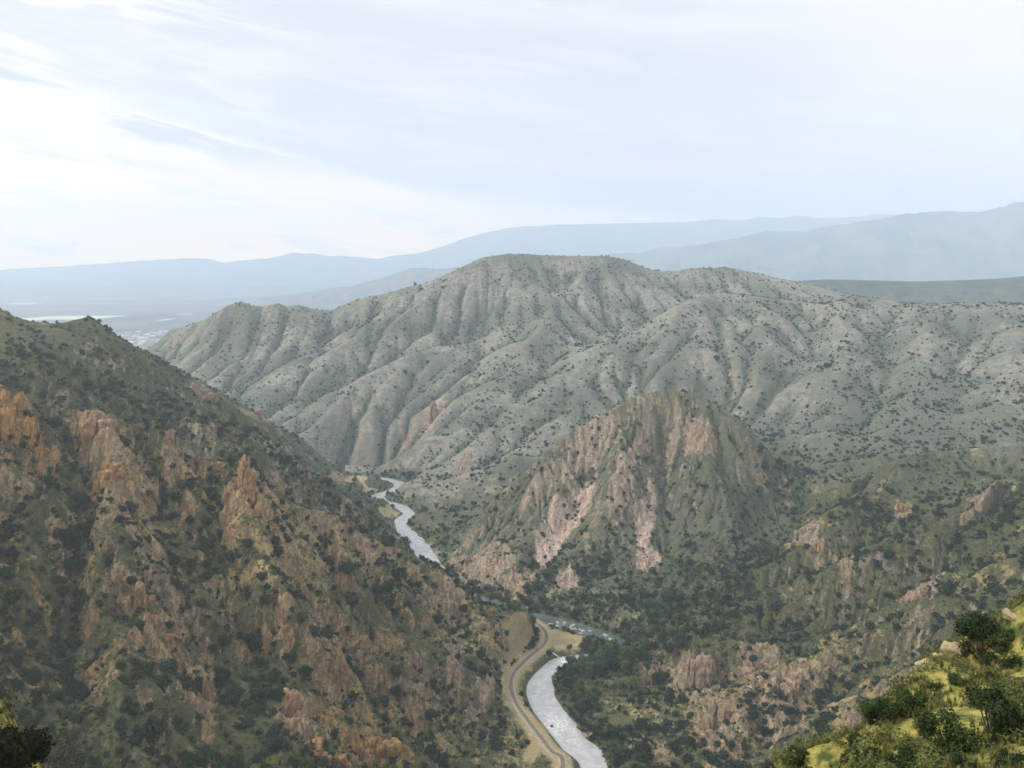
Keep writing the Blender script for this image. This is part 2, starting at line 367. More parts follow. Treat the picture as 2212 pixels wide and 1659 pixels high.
ribs = [([(1100, 547), (1000, 592), (900, 652), (800, 722), (700, 792), (622, 862)], 14), ([(1040, 660), (922, 747), (842, 777), (765, 804), (665, 854), (570, 877)], -20),
        ([(1060, 700), (990, 734), (938, 764), (865, 807), (765, 842), (640, 900)], 16), ([(1108, 624), (1068, 654), (1032, 707), (1042, 734), (1000, 790), (930, 840), (850, 890), (740, 940)], -18),
        ([(1200, 690), (1148, 747), (1068, 784), (1015, 824), (955, 857), (882, 904), (830, 930)], 18), ([(1180, 770), (1115, 860), (1032, 905), (985, 950), (900, 1000)], -18),
        ([(1300, 765), (1215, 810), (1115, 846), (1065, 880), (1020, 910), (945, 965), (905, 1010)], 18), ([(1250, 850), (1150, 900), (1080, 960), (1040, 1030), (990, 1090)], -14),
        ([(1340, 800), (1240, 860), (1170, 910), (1120, 960), (1050, 1040)], 14), ([(800, 640), (740, 700), (650, 770), (560, 830)], -14), ([(520, 660), (540, 720), (500, 800)], 10), ([(600, 660), (590, 730), (520, 820)], -12), ([(645, 662), (640, 740), (570, 820)], 10),
        ([(1400, 620), (1340, 680), (1280, 720)], -14), ([(1300, 560), (1260, 620), (1200, 680), (1150, 720)], 12), ([(1480, 600), (1430, 640), (1370, 690)], 8),
        ([(1560, 640), (1545, 740), (1500, 830), (1460, 880)], -14), ([(1640, 650), (1660, 760), (1640, 880), (1650, 930)], 14), ([(1740, 660), (1730, 760), (1700, 880), (1690, 960)], -16),
        ([(1820, 655), (1830, 760), (1800, 900), (1760, 1000)], 16), ([(1900, 650), (1910, 760), (1890, 880), (1830, 1000)], -16), ([(1960, 660), (2010, 750), (1980, 880), (1920, 970)], 16),
        ([(2060, 660), (2080, 760), (2060, 880), (2000, 960)], -15), ([(2140, 660), (2170, 760), (2160, 880), (2120, 940)], 15), ([(1450, 720), (1420, 780), (1360, 840)], 12)]
def carve_ribs(G, ribs, T, wp, wn, gain, warp):
    add = np.zeros_like(G.Z); c = G.c
    def bh(u, v):
        d = ray(u, v); x = d[0] / d[1] * T; z = CAMZ + d[2] / d[1] * T
        h = G.at(x, T); b = np.nonzero((z < h) & (x > G.x0) & (x < G.x1))[0]
        return (x[b[0]], T[b[0]]) if len(b) and b[0] > 0 else None
    for pts, off in ribs:
        w_ = [p for p in (bh(*q) for q in pts) if p]
        if len(w_) < 2: continue
        xs_ = [p[0] for p in w_]; ys_ = [p[1] for p in w_]; m = 5 * wp
        i0, i1 = int((min(xs_) - m - G.x0) / c), int((max(xs_) + m - G.x0) / c); j0, j1 = int((min(ys_) - m - G.y0) / c), int((max(ys_) + m - G.y0) / c)
        sl = (slice(max(j0, 0), max(j1, 0)), slice(max(i0, 0), max(i1, 0)))
        if G.X[sl].size == 0: continue
        k = warp * 4.3
        xw = G.X[sl] + warp * perlin(G.X[sl] / k, G.Y[sl] / k, 33); yw = G.Y[sl] + warp * perlin(G.X[sl] / k + 5, G.Y[sl] / k, 34)
        d, arc, _ = seg_dist(xw, yw, w_)
        L = sum(math.dist(a, b) for a, b in zip(w_[:-1], w_[1:]))
        end = np.minimum(1, np.minimum(arc, L - arc) / (2.6 * wp) + .25)
        add[sl] += off * gain * end * np.exp(-d / (wp if off > 0 else wn))
    G.Z = G.Z + add
carve_ribs(G1, ribs, np.linspace(700, 2300, 900), 60., 46., 1.7, 20.)
G1.Z = erode(G1.Z, 5., 50, .075, .035, 20.)
fix_crests(G1, .07); fix_crests(G1, .02); fix_crests(G1, .02)
G2 = Grid(-420, 600, 150, 1000, 2.)
zb = G1.at(G2.X, G2.Y)
relief = np.clip((zb - 2) / 20, 0, 1)
# strike of the rock beds: fins run up the slopes
wx = G2.X + 9 * fbm(G2.X / 40, G2.Y / 40, 3, 21); wy = G2.Y + 9 * fbm(G2.X / 40 + 9, G2.Y / 40, 3, 22)
fin = ridged((wx * .82 - wy * .57) / 17., (wx * .57 + wy * .82) / 46., 4, 41)
lump = ridged(wx / 26., wy / 26., 4, 44)
G2.Z = zb
nearribs = [([(95, 915), (118, 990), (95, 1080), (60, 1180), (20, 1300)], 9), ([(175, 960), (170, 1050), (160, 1150), (150, 1260), (165, 1400), (200, 1560)], -11),
            ([(258, 905), (250, 1000), (245, 1100), (300, 1250), (345, 1400), (380, 1550), (420, 1655)], 10), ([(330, 1010), (350, 1130), (390, 1260), (430, 1400), (470, 1560)], -8),
            ([(400, 1000), (410, 1100), (430, 1200), (470, 1300), (520, 1420), (560, 1560)], 6), ([(450, 1050), (470, 1160), (520, 1290), (570, 1420), (620, 1540)], -9),
            ([(555, 1015), (575, 1090), (570, 1180), (620, 1300), (700, 1430), (740, 1520)], 9), ([(620, 1110), (660, 1220), (720, 1340), (790, 1450), (850, 1560)], -8),
            ([(700, 1120), (760, 1230), (820, 1350), (880, 1470), (930, 1590)], 6), ([(760, 1160), (820, 1270), (880, 1380), (950, 1500)], -6),
            ([(800, 1175), (870, 1270), (930, 1370), (980, 1470), (1030, 1580)], 7), ([(900, 1225), (950, 1310), (1000, 1400)], -6), ([(970, 1262), (1020, 1340), (1060, 1430)], 5),
            ([(40, 1020), (20, 1120), (0, 1240)], -8), ([(300, 930), (320, 1040), (300, 1140)], 5),
            ([(1330, 890), (1250, 1010), (1160, 1150), (1090, 1250)], 6), ([(1370, 880), (1290, 1010), (1200, 1170)], -6), ([(1420, 870), (1350, 1000), (1290, 1170)], 6),
            ([(1465, 880), (1420, 1010), (1380, 1180)], -5), ([(1510, 890), (1480, 1020), (1450, 1190)], 6), ([(1560, 920), (1550, 1040), (1520, 1180)], -5), ([(1620, 950), (1610, 1060), (1570, 1170)], 5), ([(1250, 950), (1180, 1060), (1100, 1170)], -5),
            ([(2100, 1145), (2000, 1195), (1850, 1235), (1700, 1290), (1560, 1345), (1450, 1400)], 12), ([(2150, 1200), (2000, 1260), (1850, 1310), (1700, 1370), (1560, 1440), (1450, 1500)], -9),
            ([(2100, 1290), (1950, 1340), (1800, 1400), (1660, 1470), (1540, 1540)], 9), ([(1950, 1420), (1800, 1480), (1660, 1560), (1540, 1640)], -8), ([(1850, 1200), (1720, 1240), (1600, 1280), (1500, 1330)], -7),
            ([(1792, 1105), (1740, 1180), (1640, 1250)], 5), ([(2000, 1000), (1940, 1050), (1880, 1100)], 6)]
carve_ribs(G2, nearribs, np.linspace(190, 980, 1200), 18., 14., 1.4, 6.)
lside = smooth01((-G2.X + 30) / 70.); rough = .62 + .5 * lside
G2.Z = erode(G2.Z + relief * rough * (4.5 * fbm(G2.X / 34, G2.Y / 34, 4, 5) + 5. * (fin - .55) + 6.5 * (lump - .55)), 2., 60, .06, .012, 12.)
fix_crests(G2, .04); fix_crests(G2, .013); fix_crests(G2, .013)
G2.fin = fin; G2.lump = lump
print('eroded', round(time.time() - T0, 1))

def ground0(x, y):
    z = base_h(x, y); w1 = G1.inside(x, y, 60.)
    w1 = w1 * smooth01((np.hypot(x, y) - 120) / 80.)
    z = z * (1 - w1) + G1.at(x, y) * w1
    w2 = G2.inside(x, y, 50.)
    return z * (1 - w2) + G2.at(x, y) * w2

# river bed, banks and railway shelf cut into the ground
RLEN = np.linalg.norm(np.diff(RIVER, axis=0), axis=1).sum()
def _fields(G, step):
    d, arc, _ = seg_dist(G.X, G.Y, [tuple(p) for p in RIVER[::step]])
    hw = np.interp(arc / RLEN * (len(RIVER) - 1), np.arange(len(RIVER)), RW)
    G.RD = d - hw
    G.TD, _, _ = seg_dist(G.X, G.Y, [tuple(p) for p in RAIL[::step]])
_fields(G1, 5); _fields(G2, 2)
def field(name, x, y):
    a = bil(getattr(G1, name), (x - G1.x0) / G1.c, (y - G1.y0) / G1.c)
    b = bil(getattr(G2, name), (x - G2.x0) / G2.c, (y - G2.y0) / G2.c)
    w = G2.inside(x, y, 20.)
    return a * (1 - w) + b * w
def cut(x, y, z):
    d = field('RD', x, y) + 2.2 * perlin(x / 16., y / 16., 77)
    floor = -2.5 + 3.6 * smooth01((d + 2.5) / 5.) + np.maximum(d - 3, 0) * .06
    k = smooth01((d - 4) / 24.)
    z = np.where(d < 45, floor * (1 - k) + np.maximum(z, floor) * k, z)
    sa, sb = PZ(1185, 1378, 4.)[:2], PZ(1268, 1390, 4.)[:2]
    d3, _, _ = seg_dist(x, y, [tuple(sa), tuple(sb)]); k3 = smooth01((d3 - 9) / 9.) 
    z = np.where((d3 < 18) & (d > 0), (1.2 + 1.6 * smooth01(d / 8.)) * (1 - k3) + z * k3, z)
    d2 = field('TD', x, y)
    k2 = smooth01((d2 - 5.5) / 9.)
    return np.where((d2 < 16) & (y < 800), 4.9 * (1 - k2) + z * k2, z)
def ground_h(x, y):
    x = np.asarray(x, float); y = np.asarray(y, float)
    return cut(x, y, ground0(x, y))

def cap_behind(RRg, AAg, Z, slack=0.):
    """the far side of each ridge falls away from its crest line"""
    for line, ext, k in ((L1, 75., .22), (L15, 70., .2), (L2, 230., .10), (Dl[4:] + Dr[1:8], 130., .15), (M1, 420., .08), (M2[3:], 130., .05), (R0, 60., .8), (FOOT, 110., .03),
                         (R1[2:], 55., .12), (R1B, 60., .10), (R2, 50., .12)):
        p = np.array([P(*q) for q in line]); th = np.arctan2(p[:, 0], p[:, 1]); rc_ = np.hypot(p[:, 0], p[:, 1])
        o_ = np.argsort(th); th, rc_, zc_ = th[o_], rc_[o_], p[o_, 2]
        a = AAg[0]; rc = np.interp(a, th, rc_); zc = np.interp(a, th, zc_)
        on = (a > th[0]) & (a < th[-1])
        d = RRg - rc[None]
        cap = zc[None] + (zc[None] - CAMZ) / rc[None] * d - k * d + slack + 400. * smooth01((d / ext - .72) / .28) ** 2
        ends = np.clip(1 - np.minimum(a - th[0], th[-1] - a) / .035, 0, 1) if line is not R0 and line[0][0] > -100 else np.zeros_like(a)
        cap = cap + (60. * ends ** 2)[None]
        cap = np.where(d < 0, zc[None] + (zc[None] - CAMZ) / rc[None] * d + slack, cap)
        m = (d > -(.7 if line is R0 else .05) * rc[None]) & (d < ext) & on[None]
        Z = np.where(m, np.minimum(Z, cap), Z)
    return Z
# ------------------------------------------------------------------ Blender helpers
def link(o):
    COL.objects.link(o); return o
def mesh_np(name, verts, faces, mat=None, smooth=True, attrs=None):
    """mesh from arrays; faces is an (n,3) or (n,4) array, or a list of such arrays"""
    me = bpy.data.meshes.new(name)
    fl = faces if isinstance(faces, list) else [faces]
    fl = [np.asarray(f, np.int32) for f in fl if len(f)]
    nv = len(verts); nl = sum(f.size for f in fl); nf = sum(len(f) for f in fl)
    me.vertices.add(nv); me.vertices.foreach_set('co', np.asarray(verts, np.float32).ravel())
    me.loops.add(nl); me.polygons.add(nf)
    me.loops.foreach_set('vertex_index', np.concatenate([f.ravel() for f in fl]))
    tot = np.concatenate([np.full(len(f), f.shape[1], np.int32) for f in fl])
    me.polygons.foreach_set('loop_start', np.r_[0, np.cumsum(tot)[:-1]].astype(np.int32))
    me.polygons.foreach_set('loop_total', tot)
    me.polygons.foreach_set('use_smooth', np.full(nf, smooth))
    if attrs:
        for k, a in attrs.items():
            at = me.attributes.new(k, 'FLOAT', 'POINT'); at.data.foreach_set('value', np.asarray(a, np.float32))
    me.update(calc_edges=True)
    if mat: me.materials.append(mat)
    return me
def obj(name, me, parent=None, loc=None):
    o = bpy.data.objects.new(name, me); link(o)
    if parent: o.parent = parent
    if loc is not None: o.location = loc
    return o
def empty(name, loc, rz=0., sc=1.):
    o = bpy.data.objects.new(name, None); link(o)
    o.location = loc; o.rotation_euler = (0, 0, rz); o.scale = (sc,) * 3
    o.empty_display_size = .5
    return o
def tag(o, label=None, cat=None, group=None, kind=None):
    if label: o['label'] = label
    if cat: o['category'] = cat
    if group: o['group'] = group
    if kind: o['kind'] = kind
    return o

class NT:
    """tiny node-tree writer"""
    def __init__(s, tree): s.t = tree; s.n = tree.nodes; s.l = tree.links
    def node(s, typ, ins=None, **kw):
        nd = s.n.new(typ)
        for k, v in kw.items(): setattr(nd, k, v)
        for k, v in (ins or {}).items():
            sock = nd.inputs[k]
            if isinstance(v, bpy.types.NodeSocket): s.l.new(v, sock)
            else: sock.default_value = v
        return nd
    def math(s, op, a, b=0., c=0.):
        return s.node('ShaderNodeMath', {0: a, 1: b, 2: c}, operation=op).outputs[0]
    def mix(s, f, a, b):
        nd = s.node('ShaderNodeMix', data_type='RGBA', clamp_factor=True)
        for k, v in ((0, f), (6, a), (7, b)):
            if isinstance(v, bpy.types.NodeSocket): s.l.new(v, nd.inputs[k])
            else: nd.inputs[k].default_value = v if k == 0 else (tuple(v) + (1.,))[:4]
        return nd.outputs[2]
    def step(s, x, a, b):
        nd = s.node('ShaderNodeMapRange', {0: x, 1: a, 2: b, 3: 0., 4: 1.}, interpolation_type='SMOOTHSTEP')
        return nd.outputs[0]
    def noise(s, vec, scale, detail=4., rough=.55, dist=0.):
        return s.node('ShaderNodeTexNoise', {'Vector': vec, 'Scale': scale, 'Detail': detail, 'Roughness': rough, 'Distortion': dist}).outputs[0]
    def attr(s, name): return s.node('ShaderNodeAttribute', attribute_name=name).outputs['Fac']
    def mapping(s, vec, rot=(0, 0, 0), sc=(1, 1, 1), loc=(0, 0, 0)):
        return s.node('ShaderNodeMapping', {'Vector': vec, 'Rotation': rot, 'Scale': sc, 'Location': loc}).outputs[0]
def new_mat(name):
    m = bpy.data.materials.new(name); m.use_nodes = True
    nt = NT(m.node_tree); b = m.node_tree.nodes['Principled BSDF']
    b.inputs['Roughness'].default_value = .9
    b.inputs['Specular IOR Level'].default_value = .15
    return m, nt, b

# ------------------------------------------------------------------ materials
def ground_material():
    m, nt, b = new_mat('canyon_ground')
    pos = nt.node('ShaderNodeNewGeometry').outputs['Position']
    nA = nt.noise(pos, .011, 4.); nB = nt.noise(pos, .10, 6., .66); nC = nt.noise(pos, .5, 5., .62); nD = nt.noise(pos, .035, 3.)
    rock, green, sand, warm, grass = (nt.attr(k) for k in ('rock', 'green', 'sand', 'warm', 'grass'))
    soil = nt.mix(nt.step(nA, .3, .7), (.215, .16, .075), (.30, .235, .125))
    soil = nt.mix(nt.math('MULTIPLY', warm, nt.step(nD, .3, .7)), soil, (.31, .20, .078))
    scrub = nt.mix(nt.step(nC, .3, .7), (.024, .034, .015), (.082, .092, .040))
    scrub = nt.mix(nt.math('MULTIPLY', green, .75), scrub, nt.mix(nt.step(nC, .35, .7), (.017, .033, .016), (.055, .076, .032)))
    grey_and_haze = nt.attr('grey_and_haze')
    soil = nt.mix(grey_and_haze, soil, nt.mix(nt.step(nA, .3, .7), (.185, .166, .128), (.262, .236, .186)))  # pale grey soil of the mountain, with distance haze mixed into the colour
    scrub = nt.mix(nt.math('MULTIPLY', grey_and_haze, nt.math('SUBTRACT', 1., nt.math('MULTIPLY', green, .7))), scrub, nt.mix(nt.step(nC, .3, .7), (.07, .084, .064), (.15, .163, .13)))
    cov = nt.math('ADD', nt.math('MULTIPLY', nB, .6), nt.math('MULTIPLY', nC, .4))
    cov = nt.math('ADD', cov, nt.math('MULTIPLY', green, .24))
    cov = nt.math('SUBTRACT', cov, nt.math('MULTIPLY', rock, .10))
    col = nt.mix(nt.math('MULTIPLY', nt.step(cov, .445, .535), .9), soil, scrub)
    # bare rock: bedded, jointed blocks with dark cracks
    rp = nt.mapping(pos, (radians(8), radians(10), radians(-35)), (.36, .13, .15))
    wob = nt.node('ShaderNodeVectorMath', {0: rp, 1: nt.node('ShaderNodeTexNoise', {'Vector': pos, 'Scale': .22, 'Detail': 3.}).outputs['Color']}, operation='ADD').outputs[0]
    vc = nt.node('ShaderNodeTexVoronoi', {'Vector': wob, 'Scale': 1.1}).outputs['Color']
    ve = nt.node('ShaderNodeTexVoronoi', {'Vector': wob, 'Scale': 1.1}, feature='DISTANCE_TO_EDGE').outputs['Distance']
    vs = nt.node('ShaderNodeSeparateColor', {0: vc}).outputs[0]
    st = nt.math('ADD', nt.math('MULTIPLY', nt.noise(rp, 1.6, 7., .72, .5), .8), nt.math('MULTIPLY', vs, .2))
    st2 = nt.noise(pos, .3, 7., .7)
    pink = nt.mix(nt.step(st, .30, .68), (.13, .108, .08), (.345, .288, .21))
    oran = nt.mix(nt.step(st, .30, .68), (.145, .088, .036), (.43, .265, .10))
    rk = nt.mix(warm, pink, oran)
    rk = nt.mix(nt.math('MULTIPLY', nt.attr('pale'), .85), rk, nt.mix(nt.step(st, .3, .7), (.42, .30, .235), (.60, .46, .375)))
    rk = nt.mix(nt.math('MULTIPLY', nt.step(st2, .48, .66), .6), rk, (.095, .085, .055))
    rk = nt.mix(nt.math('MULTIPLY', nt.step(ve, .07, .01), .6), rk, (.06, .048, .035))
    rm = nt.step(nt.math('ADD', rock, nt.math('MULTIPLY', nt.math('SUBTRACT', nB, .5), 1.1)), .36, .62)
    col = nt.mix(rm, col, rk)
    # loose sand and dry flats, greener bank grass
    sm = nt.step(nt.math('ADD', sand, nt.math('MULTIPLY', nt.math('SUBTRACT', nB, .5), .8)), .35, .65)
    col = nt.mix(sm, col, nt.mix(nt.step(nC, .35, .65), (.28, .225, .12), (.375, .305, .18)))
    gcol = nt.mix(nt.step(nt.noise(pos, .9, 5., .65), .36, .62), (.05, .070, .022), (.315, .275, .068))
    col = nt.mix(grass, col, gcol)
    nt.l.new(col, b.inputs['Base Color'])
    h = nt.math('ADD', nt.math('MULTIPLY', nC, .9), nt.math('MULTIPLY', nB, 2.2))
    h = nt.math('ADD', h, nt.math('MULTIPLY', nt.math('MULTIPLY', st, rm), 2.5))
    bp = nt.node('ShaderNodeBump', {'Height': h, 'Strength': .75, 'Distance': 1.})
    nt.l.new(bp.outputs[0], b.inputs['Normal'])
    return m
def leaf_material(name, dark, light, scale=.6, objvar=.2):
    m, nt, b = new_mat(name)
    info = nt.node('ShaderNodeObjectInfo').outputs['Random']
    pos = nt.node('ShaderNodeNewGeometry').outputs['Position']
    n = nt.noise(pos, scale, 3.); n2 = nt.noise(pos, .06, 2.)
    f = nt.math('ADD', nt.math('MULTIPLY', n, .7), nt.math('MULTIPLY', n2, .5))
    f = nt.math('ADD', f, nt.math('MULTIPLY', nt.math('SUBTRACT', info, .5), objvar))
    nt.l.new(nt.mix(nt.step(f, .4, .9), dark, light), b.inputs['Base Color'])
    return m
def plain_mat(name, c, rough=.9, c2=None, scale=1.):
    m, nt, b = new_mat(name); b.inputs['Roughness'].default_value = rough
    pos = nt.node('ShaderNodeNewGeometry').outputs['Position']
    n = nt.noise(pos, scale, 5., .62)
    nt.l.new(nt.mix(nt.step(n, .32, .68), c, c2 or tuple(q * .65 for q in c)), b.inputs['Base Color'])
    return m
M_GROUND = ground_material()
M_JUN = leaf_material('juniper_foliage', (.013, .024, .014), (.038, .054, .026))
M_SCRUB = leaf_material('sage_scrub', (.032, .044, .02), (.10, .108, .05), .3)
M_COT = leaf_material('cottonwood_leaves', (.018, .036, .020), (.075, .105, .042), .25, .75)
M_BUSH = leaf_material('rim_bush_leaves', (.014, .027, .007), (.050, .072, .016), 1.6)
M_BARK = plain_mat('bark', (.12, .095, .07), .95, None, 3.)
M_CRAG = None

# ------------------------------------------------------------------ final height field: polar around the viewpoint, finest where it is closest
A0, A1, NA = -.80, .80, 1250
R0_, R1_, NR = 9., 3000., 1150
fa = np.linspace(A0, A1, NA)
fb = np.r_[np.linspace(math.log(R0_), math.log(150.), 230, endpoint=False), np.linspace(math.log(150.), math.log(1150.), 1000, endpoint=False), np.linspace(math.log(1150.), math.log(R1_), 380)]
NR = len(fb)
AA, BB = np.meshgrid(fa, fb); RR = np.exp(BB)
XX = RR * np.sin(AA); YY = RR * np.cos(AA)
ZZ = cap_behind(RR, AA, ground_h(XX, YY))
# surface roughness below the size of the erosion grids
def slope_of(Z):
    zb_ = np.gradient(Z, fb, axis=0); za_ = np.gradient(Z, fa, axis=1)
    return np.hypot(zb_ / RR, za_ / RR)
SL = slope_of(ZZ)
dry = smooth01((field('RD', XX, YY) - 3) / 12.) * smooth01((field('TD', XX, YY) - 6) / 10.)
dry = np.where(RR > 1400, 1., dry)
mid = np.clip((RR - 90) / 120, 0, 1)
wx = XX + 5 * perlin(XX / 25., YY / 25., 61); wy = YY + 5 * perlin(XX / 25. + 7, YY / 25., 62)
fin2 = ridged((wx * .82 - wy * .57) / 8., (wx * .57 + wy * .82) / 26., 3, 51)
blk = ridged(wx / 9.5, wy / 9.5, 3, 58)
cellr = _hash(np.floor(wx / 5.5 + wy / 14.), np.floor(wy / 7.5 - wx / 16.), 5).astype(float) / 4294967296.
fbm_s = fbm(XX / 7., YY / 7., 3, 8)
print('mesh base', round(time.time() - T0, 1))

def bilF(F, x, y):
    a = np.arctan2(x, np.maximum(y, 1e-3)); b_ = np.log(np.maximum(np.hypot(x, y), R0_))
    return bil(F, (a - A0) / (A1 - A0) * (NA - 1), np.interp(b_, fb, np.arange(NR)))
def gz(x, y): return bilF(ZZ, np.asarray(x, float), np.asarray(y, float))
_TT = np.exp(np.linspace(math.log(14.), math.log(2900.), 5000))
def hit(u, v):
    """where the sight line through (u, v) meets the ground"""
    d = ray(u, v); d = d / np.linalg.norm(d)
    x = d[0] * _TT; y = d[1] * _TT; z = CAMZ + d[2] * _TT
    h = gz(x, y); below = np.nonzero(z < h)[0]
    if not len(below): return None
    i = below[0]; t = _TT[i]
    return np.array([d[0] * t, d[1] * t, CAMZ + d[2] * t])
def visible(x, y, z, steps=260):
    """line of sight from the viewpoint, vectorised"""
    ok = np.ones(len(x), bool)
    for t in np.linspace(.03, .985, steps):
        ok &= ~(gz(x * t, y * t) > CAMZ + (z - CAMZ) * t + .3)
    return ok

def patch(u, v, ru, rv, rot=0., scale_n=15.):
    """an ellipse lying on the hillside: world centre and inverse 2x2 frame"""
    c = hit(u, v)
    if c is None: return None
    e = max(6., .02 * c[1])
    gx = (gz(c[0] + e, c[1]) - gz(c[0] - e, c[1])) / (2 * e); gy = (gz(c[0], c[1] + e) - gz(c[0], c[1] - e)) / (2 * e)
    nrm = np.array([-gx, -gy, 1.]); nrm /= np.linalg.norm(nrm)
    dv = (c - np.array([0, 0, CAMZ])); dv /= np.linalg.norm(dv)
    k = nrm @ dv
    if k > -.25: nrm = nrm - dv * (k + .25); nrm /= np.linalg.norm(nrm)
    cols = []
    for a, r in ((rot, ru), (rot + 90, rv)):
        d = ray(u + r * cos(radians(a)), v - r * sin(radians(a)))
        t = (nrm @ (c - np.array([0, 0, CAMZ]))) / (nrm @ d)
        q = np.array([0, 0, CAMZ]) + d * t - c
        cols.append(q[:2])
    M = np.array(cols).T
    if abs(np.linalg.det(M)) < 1e-6: return None
    return c, np.linalg.inv(M)
def patch_mask(pt, soft=.45, wob=.35):
    c, Mi = pt
    R = 2.2 / max(1e-6, np.linalg.norm(Mi, 2)) if False else None
    dx = XX - c[0]; dy = YY - c[1]
    p = Mi[0, 0] * dx + Mi[0, 1] * dy; q = Mi[1, 0] * dx + Mi[1, 1] * dy
    m = np.zeros_like(XX)
    sel = (p * p + q * q) < 3.4
    r = np.sqrt(p[sel] ** 2 + q[sel] ** 2) + wob * NZ[sel]
    m[sel] = 1 - smooth01((r - 1 + soft / 2) / soft)
    return m
NZ = fbm(XX / 9., YY / 9., 3, 101)
def gz_dome_c(x, y): return 215. - x                      # metres left of the dome's summit line
rock = np.zeros_like(XX); green = np.zeros_like(XX); sand = np.zeros_like(XX); warm = np.zeros_like(XX); grass = np.zeros_like(XX); grey_and_haze = smooth01((RR - 860 - 60 * fbm(XX / 120, YY / 120, 2, 77)) / 260.); pale = np.zeros_like(XX)  # ground greys with distance from the viewpoint: haze painted into its colour
# general character of each side
UU, VV, _ = project(XX, YY, ZZ)
leftw = smooth01((-(XX) + 40 - .05 * YY) / 90.) * smooth01((760 - RR) / 160.)
warm += .55 * leftw * smooth01((.5 + 1.2 * fbm(XX / 60., YY / 60., 3, 201)))
warm += .18 * smooth01((720 - RR) / 200.)
rockn = fbm(XX / 42., YY / 42., 4, 205)
rock += np.clip((SL - .95) * .6, 0, .38) * dry + .22 * smooth01((rockn - .12) / .3) * dry * (RR > 120)
rock += .16 * smooth01((fin2 - .66) / .2) * dry * smooth01((900 - RR) / 200.)
green += .45 * smooth01(fbm(XX / 110., YY / 110., 3, 207) * 1.6 + .35)
def in_poly(px, py, poly):
    ins = np.zeros(px.shape, bool)
    for (ax, ay), (bx, by) in zip(poly, poly[1:] + poly[:1]):
        c = (ay > py) != (by > py)
        ins ^= c & (px < (bx - ax) * (py - ay) / (by - ay + 1e-12) + ax)
    return ins
rivp = [tuple(p) for p in RIVER]
vl = [tuple(P(*q)[:2]) for q in VL]
vr = [tuple(P(*q)[:2]) for q in [(1480, 1292, 682), (1540, 1258, 700), (1600, 1226, 720), (1640, 1190, 748), (1684, 1148, 785), (1718, 1092, 862), (1694, 1012, 962), (1664, 950, 1062), (1600, 905, 1190)]]
i_bend = int(np.argmin([math.hypot(p[0] - vr[0][0] + 40, p[1] - vr[0][1] + 10) for p in rivp]))
i_dome = int(np.argmin([math.hypot(p[0] - vl[0][0], p[1] - vl[0][1]) for p in rivp]))
dome_poly = rivp[i_bend:i_dome + 1] + vl + vr[::-1]
right_poly = rivp[:i_bend + 1] + vr + [(700, 1020), (2500, 1000), (2500, -200), (-120, -200)]
left_poly = rivp + [(-4000, 3000), (-4000, -200), (-120, -200)]
dome_in = in_poly(XX, YY, dome_poly).astype(float); left_in = in_poly(XX, YY, left_poly).astype(float)
def blur(m, n=4, k=4):
    for _ in range(n): m = (m + np.roll(m, k, 0) + np.roll(m, -k, 0) + np.roll(m, k, 1) + np.roll(m, -k, 1)) / 5
    return m
dome_in = blur(dome_in); left_in = blur(left_in)
grey_and_haze = np.maximum(grey_and_haze, .42 * dome_in)
sq = ridged((wx * .86 - wy * .5) / 13., (wx * .5 + wy * .86) / 110., 2, 611)
dleft = dome_in * smooth01((gz_dome_c(XX, YY) + 60) / 160.)
rock += .15 * dleft * smooth01((sq - .56) / .16); pale = np.maximum(pale, .15 * dleft)
rside = in_poly(XX, YY, right_poly) & (RR > 130)
green += blur((.34 * rside * (.6 + fbm(XX / 45., YY / 45., 3, 619))).clip(0, .6), 2)
green += .35 * dome_in * (1 - .5 * dleft)
lrock = smooth01((ridged(XX / 30. + .3 * YY / 30., YY / 30., 4, 621) - .60) / .14) * leftw * (RR > 130) * dry
rock += .20 * lrock; warm += .08 * lrock
green += .30 * leftw * smooth01(.55 + 1.3 * fbm(XX / 38., YY / 38., 3, 623))
l2 = left_in * np.clip(.62 + .75 * fbm(XX / 34., YY / 34., 4, 616), 0, 1) * smooth01((RR - 640 - 60 * fbm(XX / 80., YY / 80., 2, 615)) / 90.) * (1 - smooth01((RR - 1150) / 100.))
green = np.maximum(green, .92 * l2); warm *= 1 - .8 * l2; rock *= 1 - .15 * l2; rock += .34 * l2 * smooth01((ridged(XX / 26., YY / 40., 4, 633) - .58) / .12)
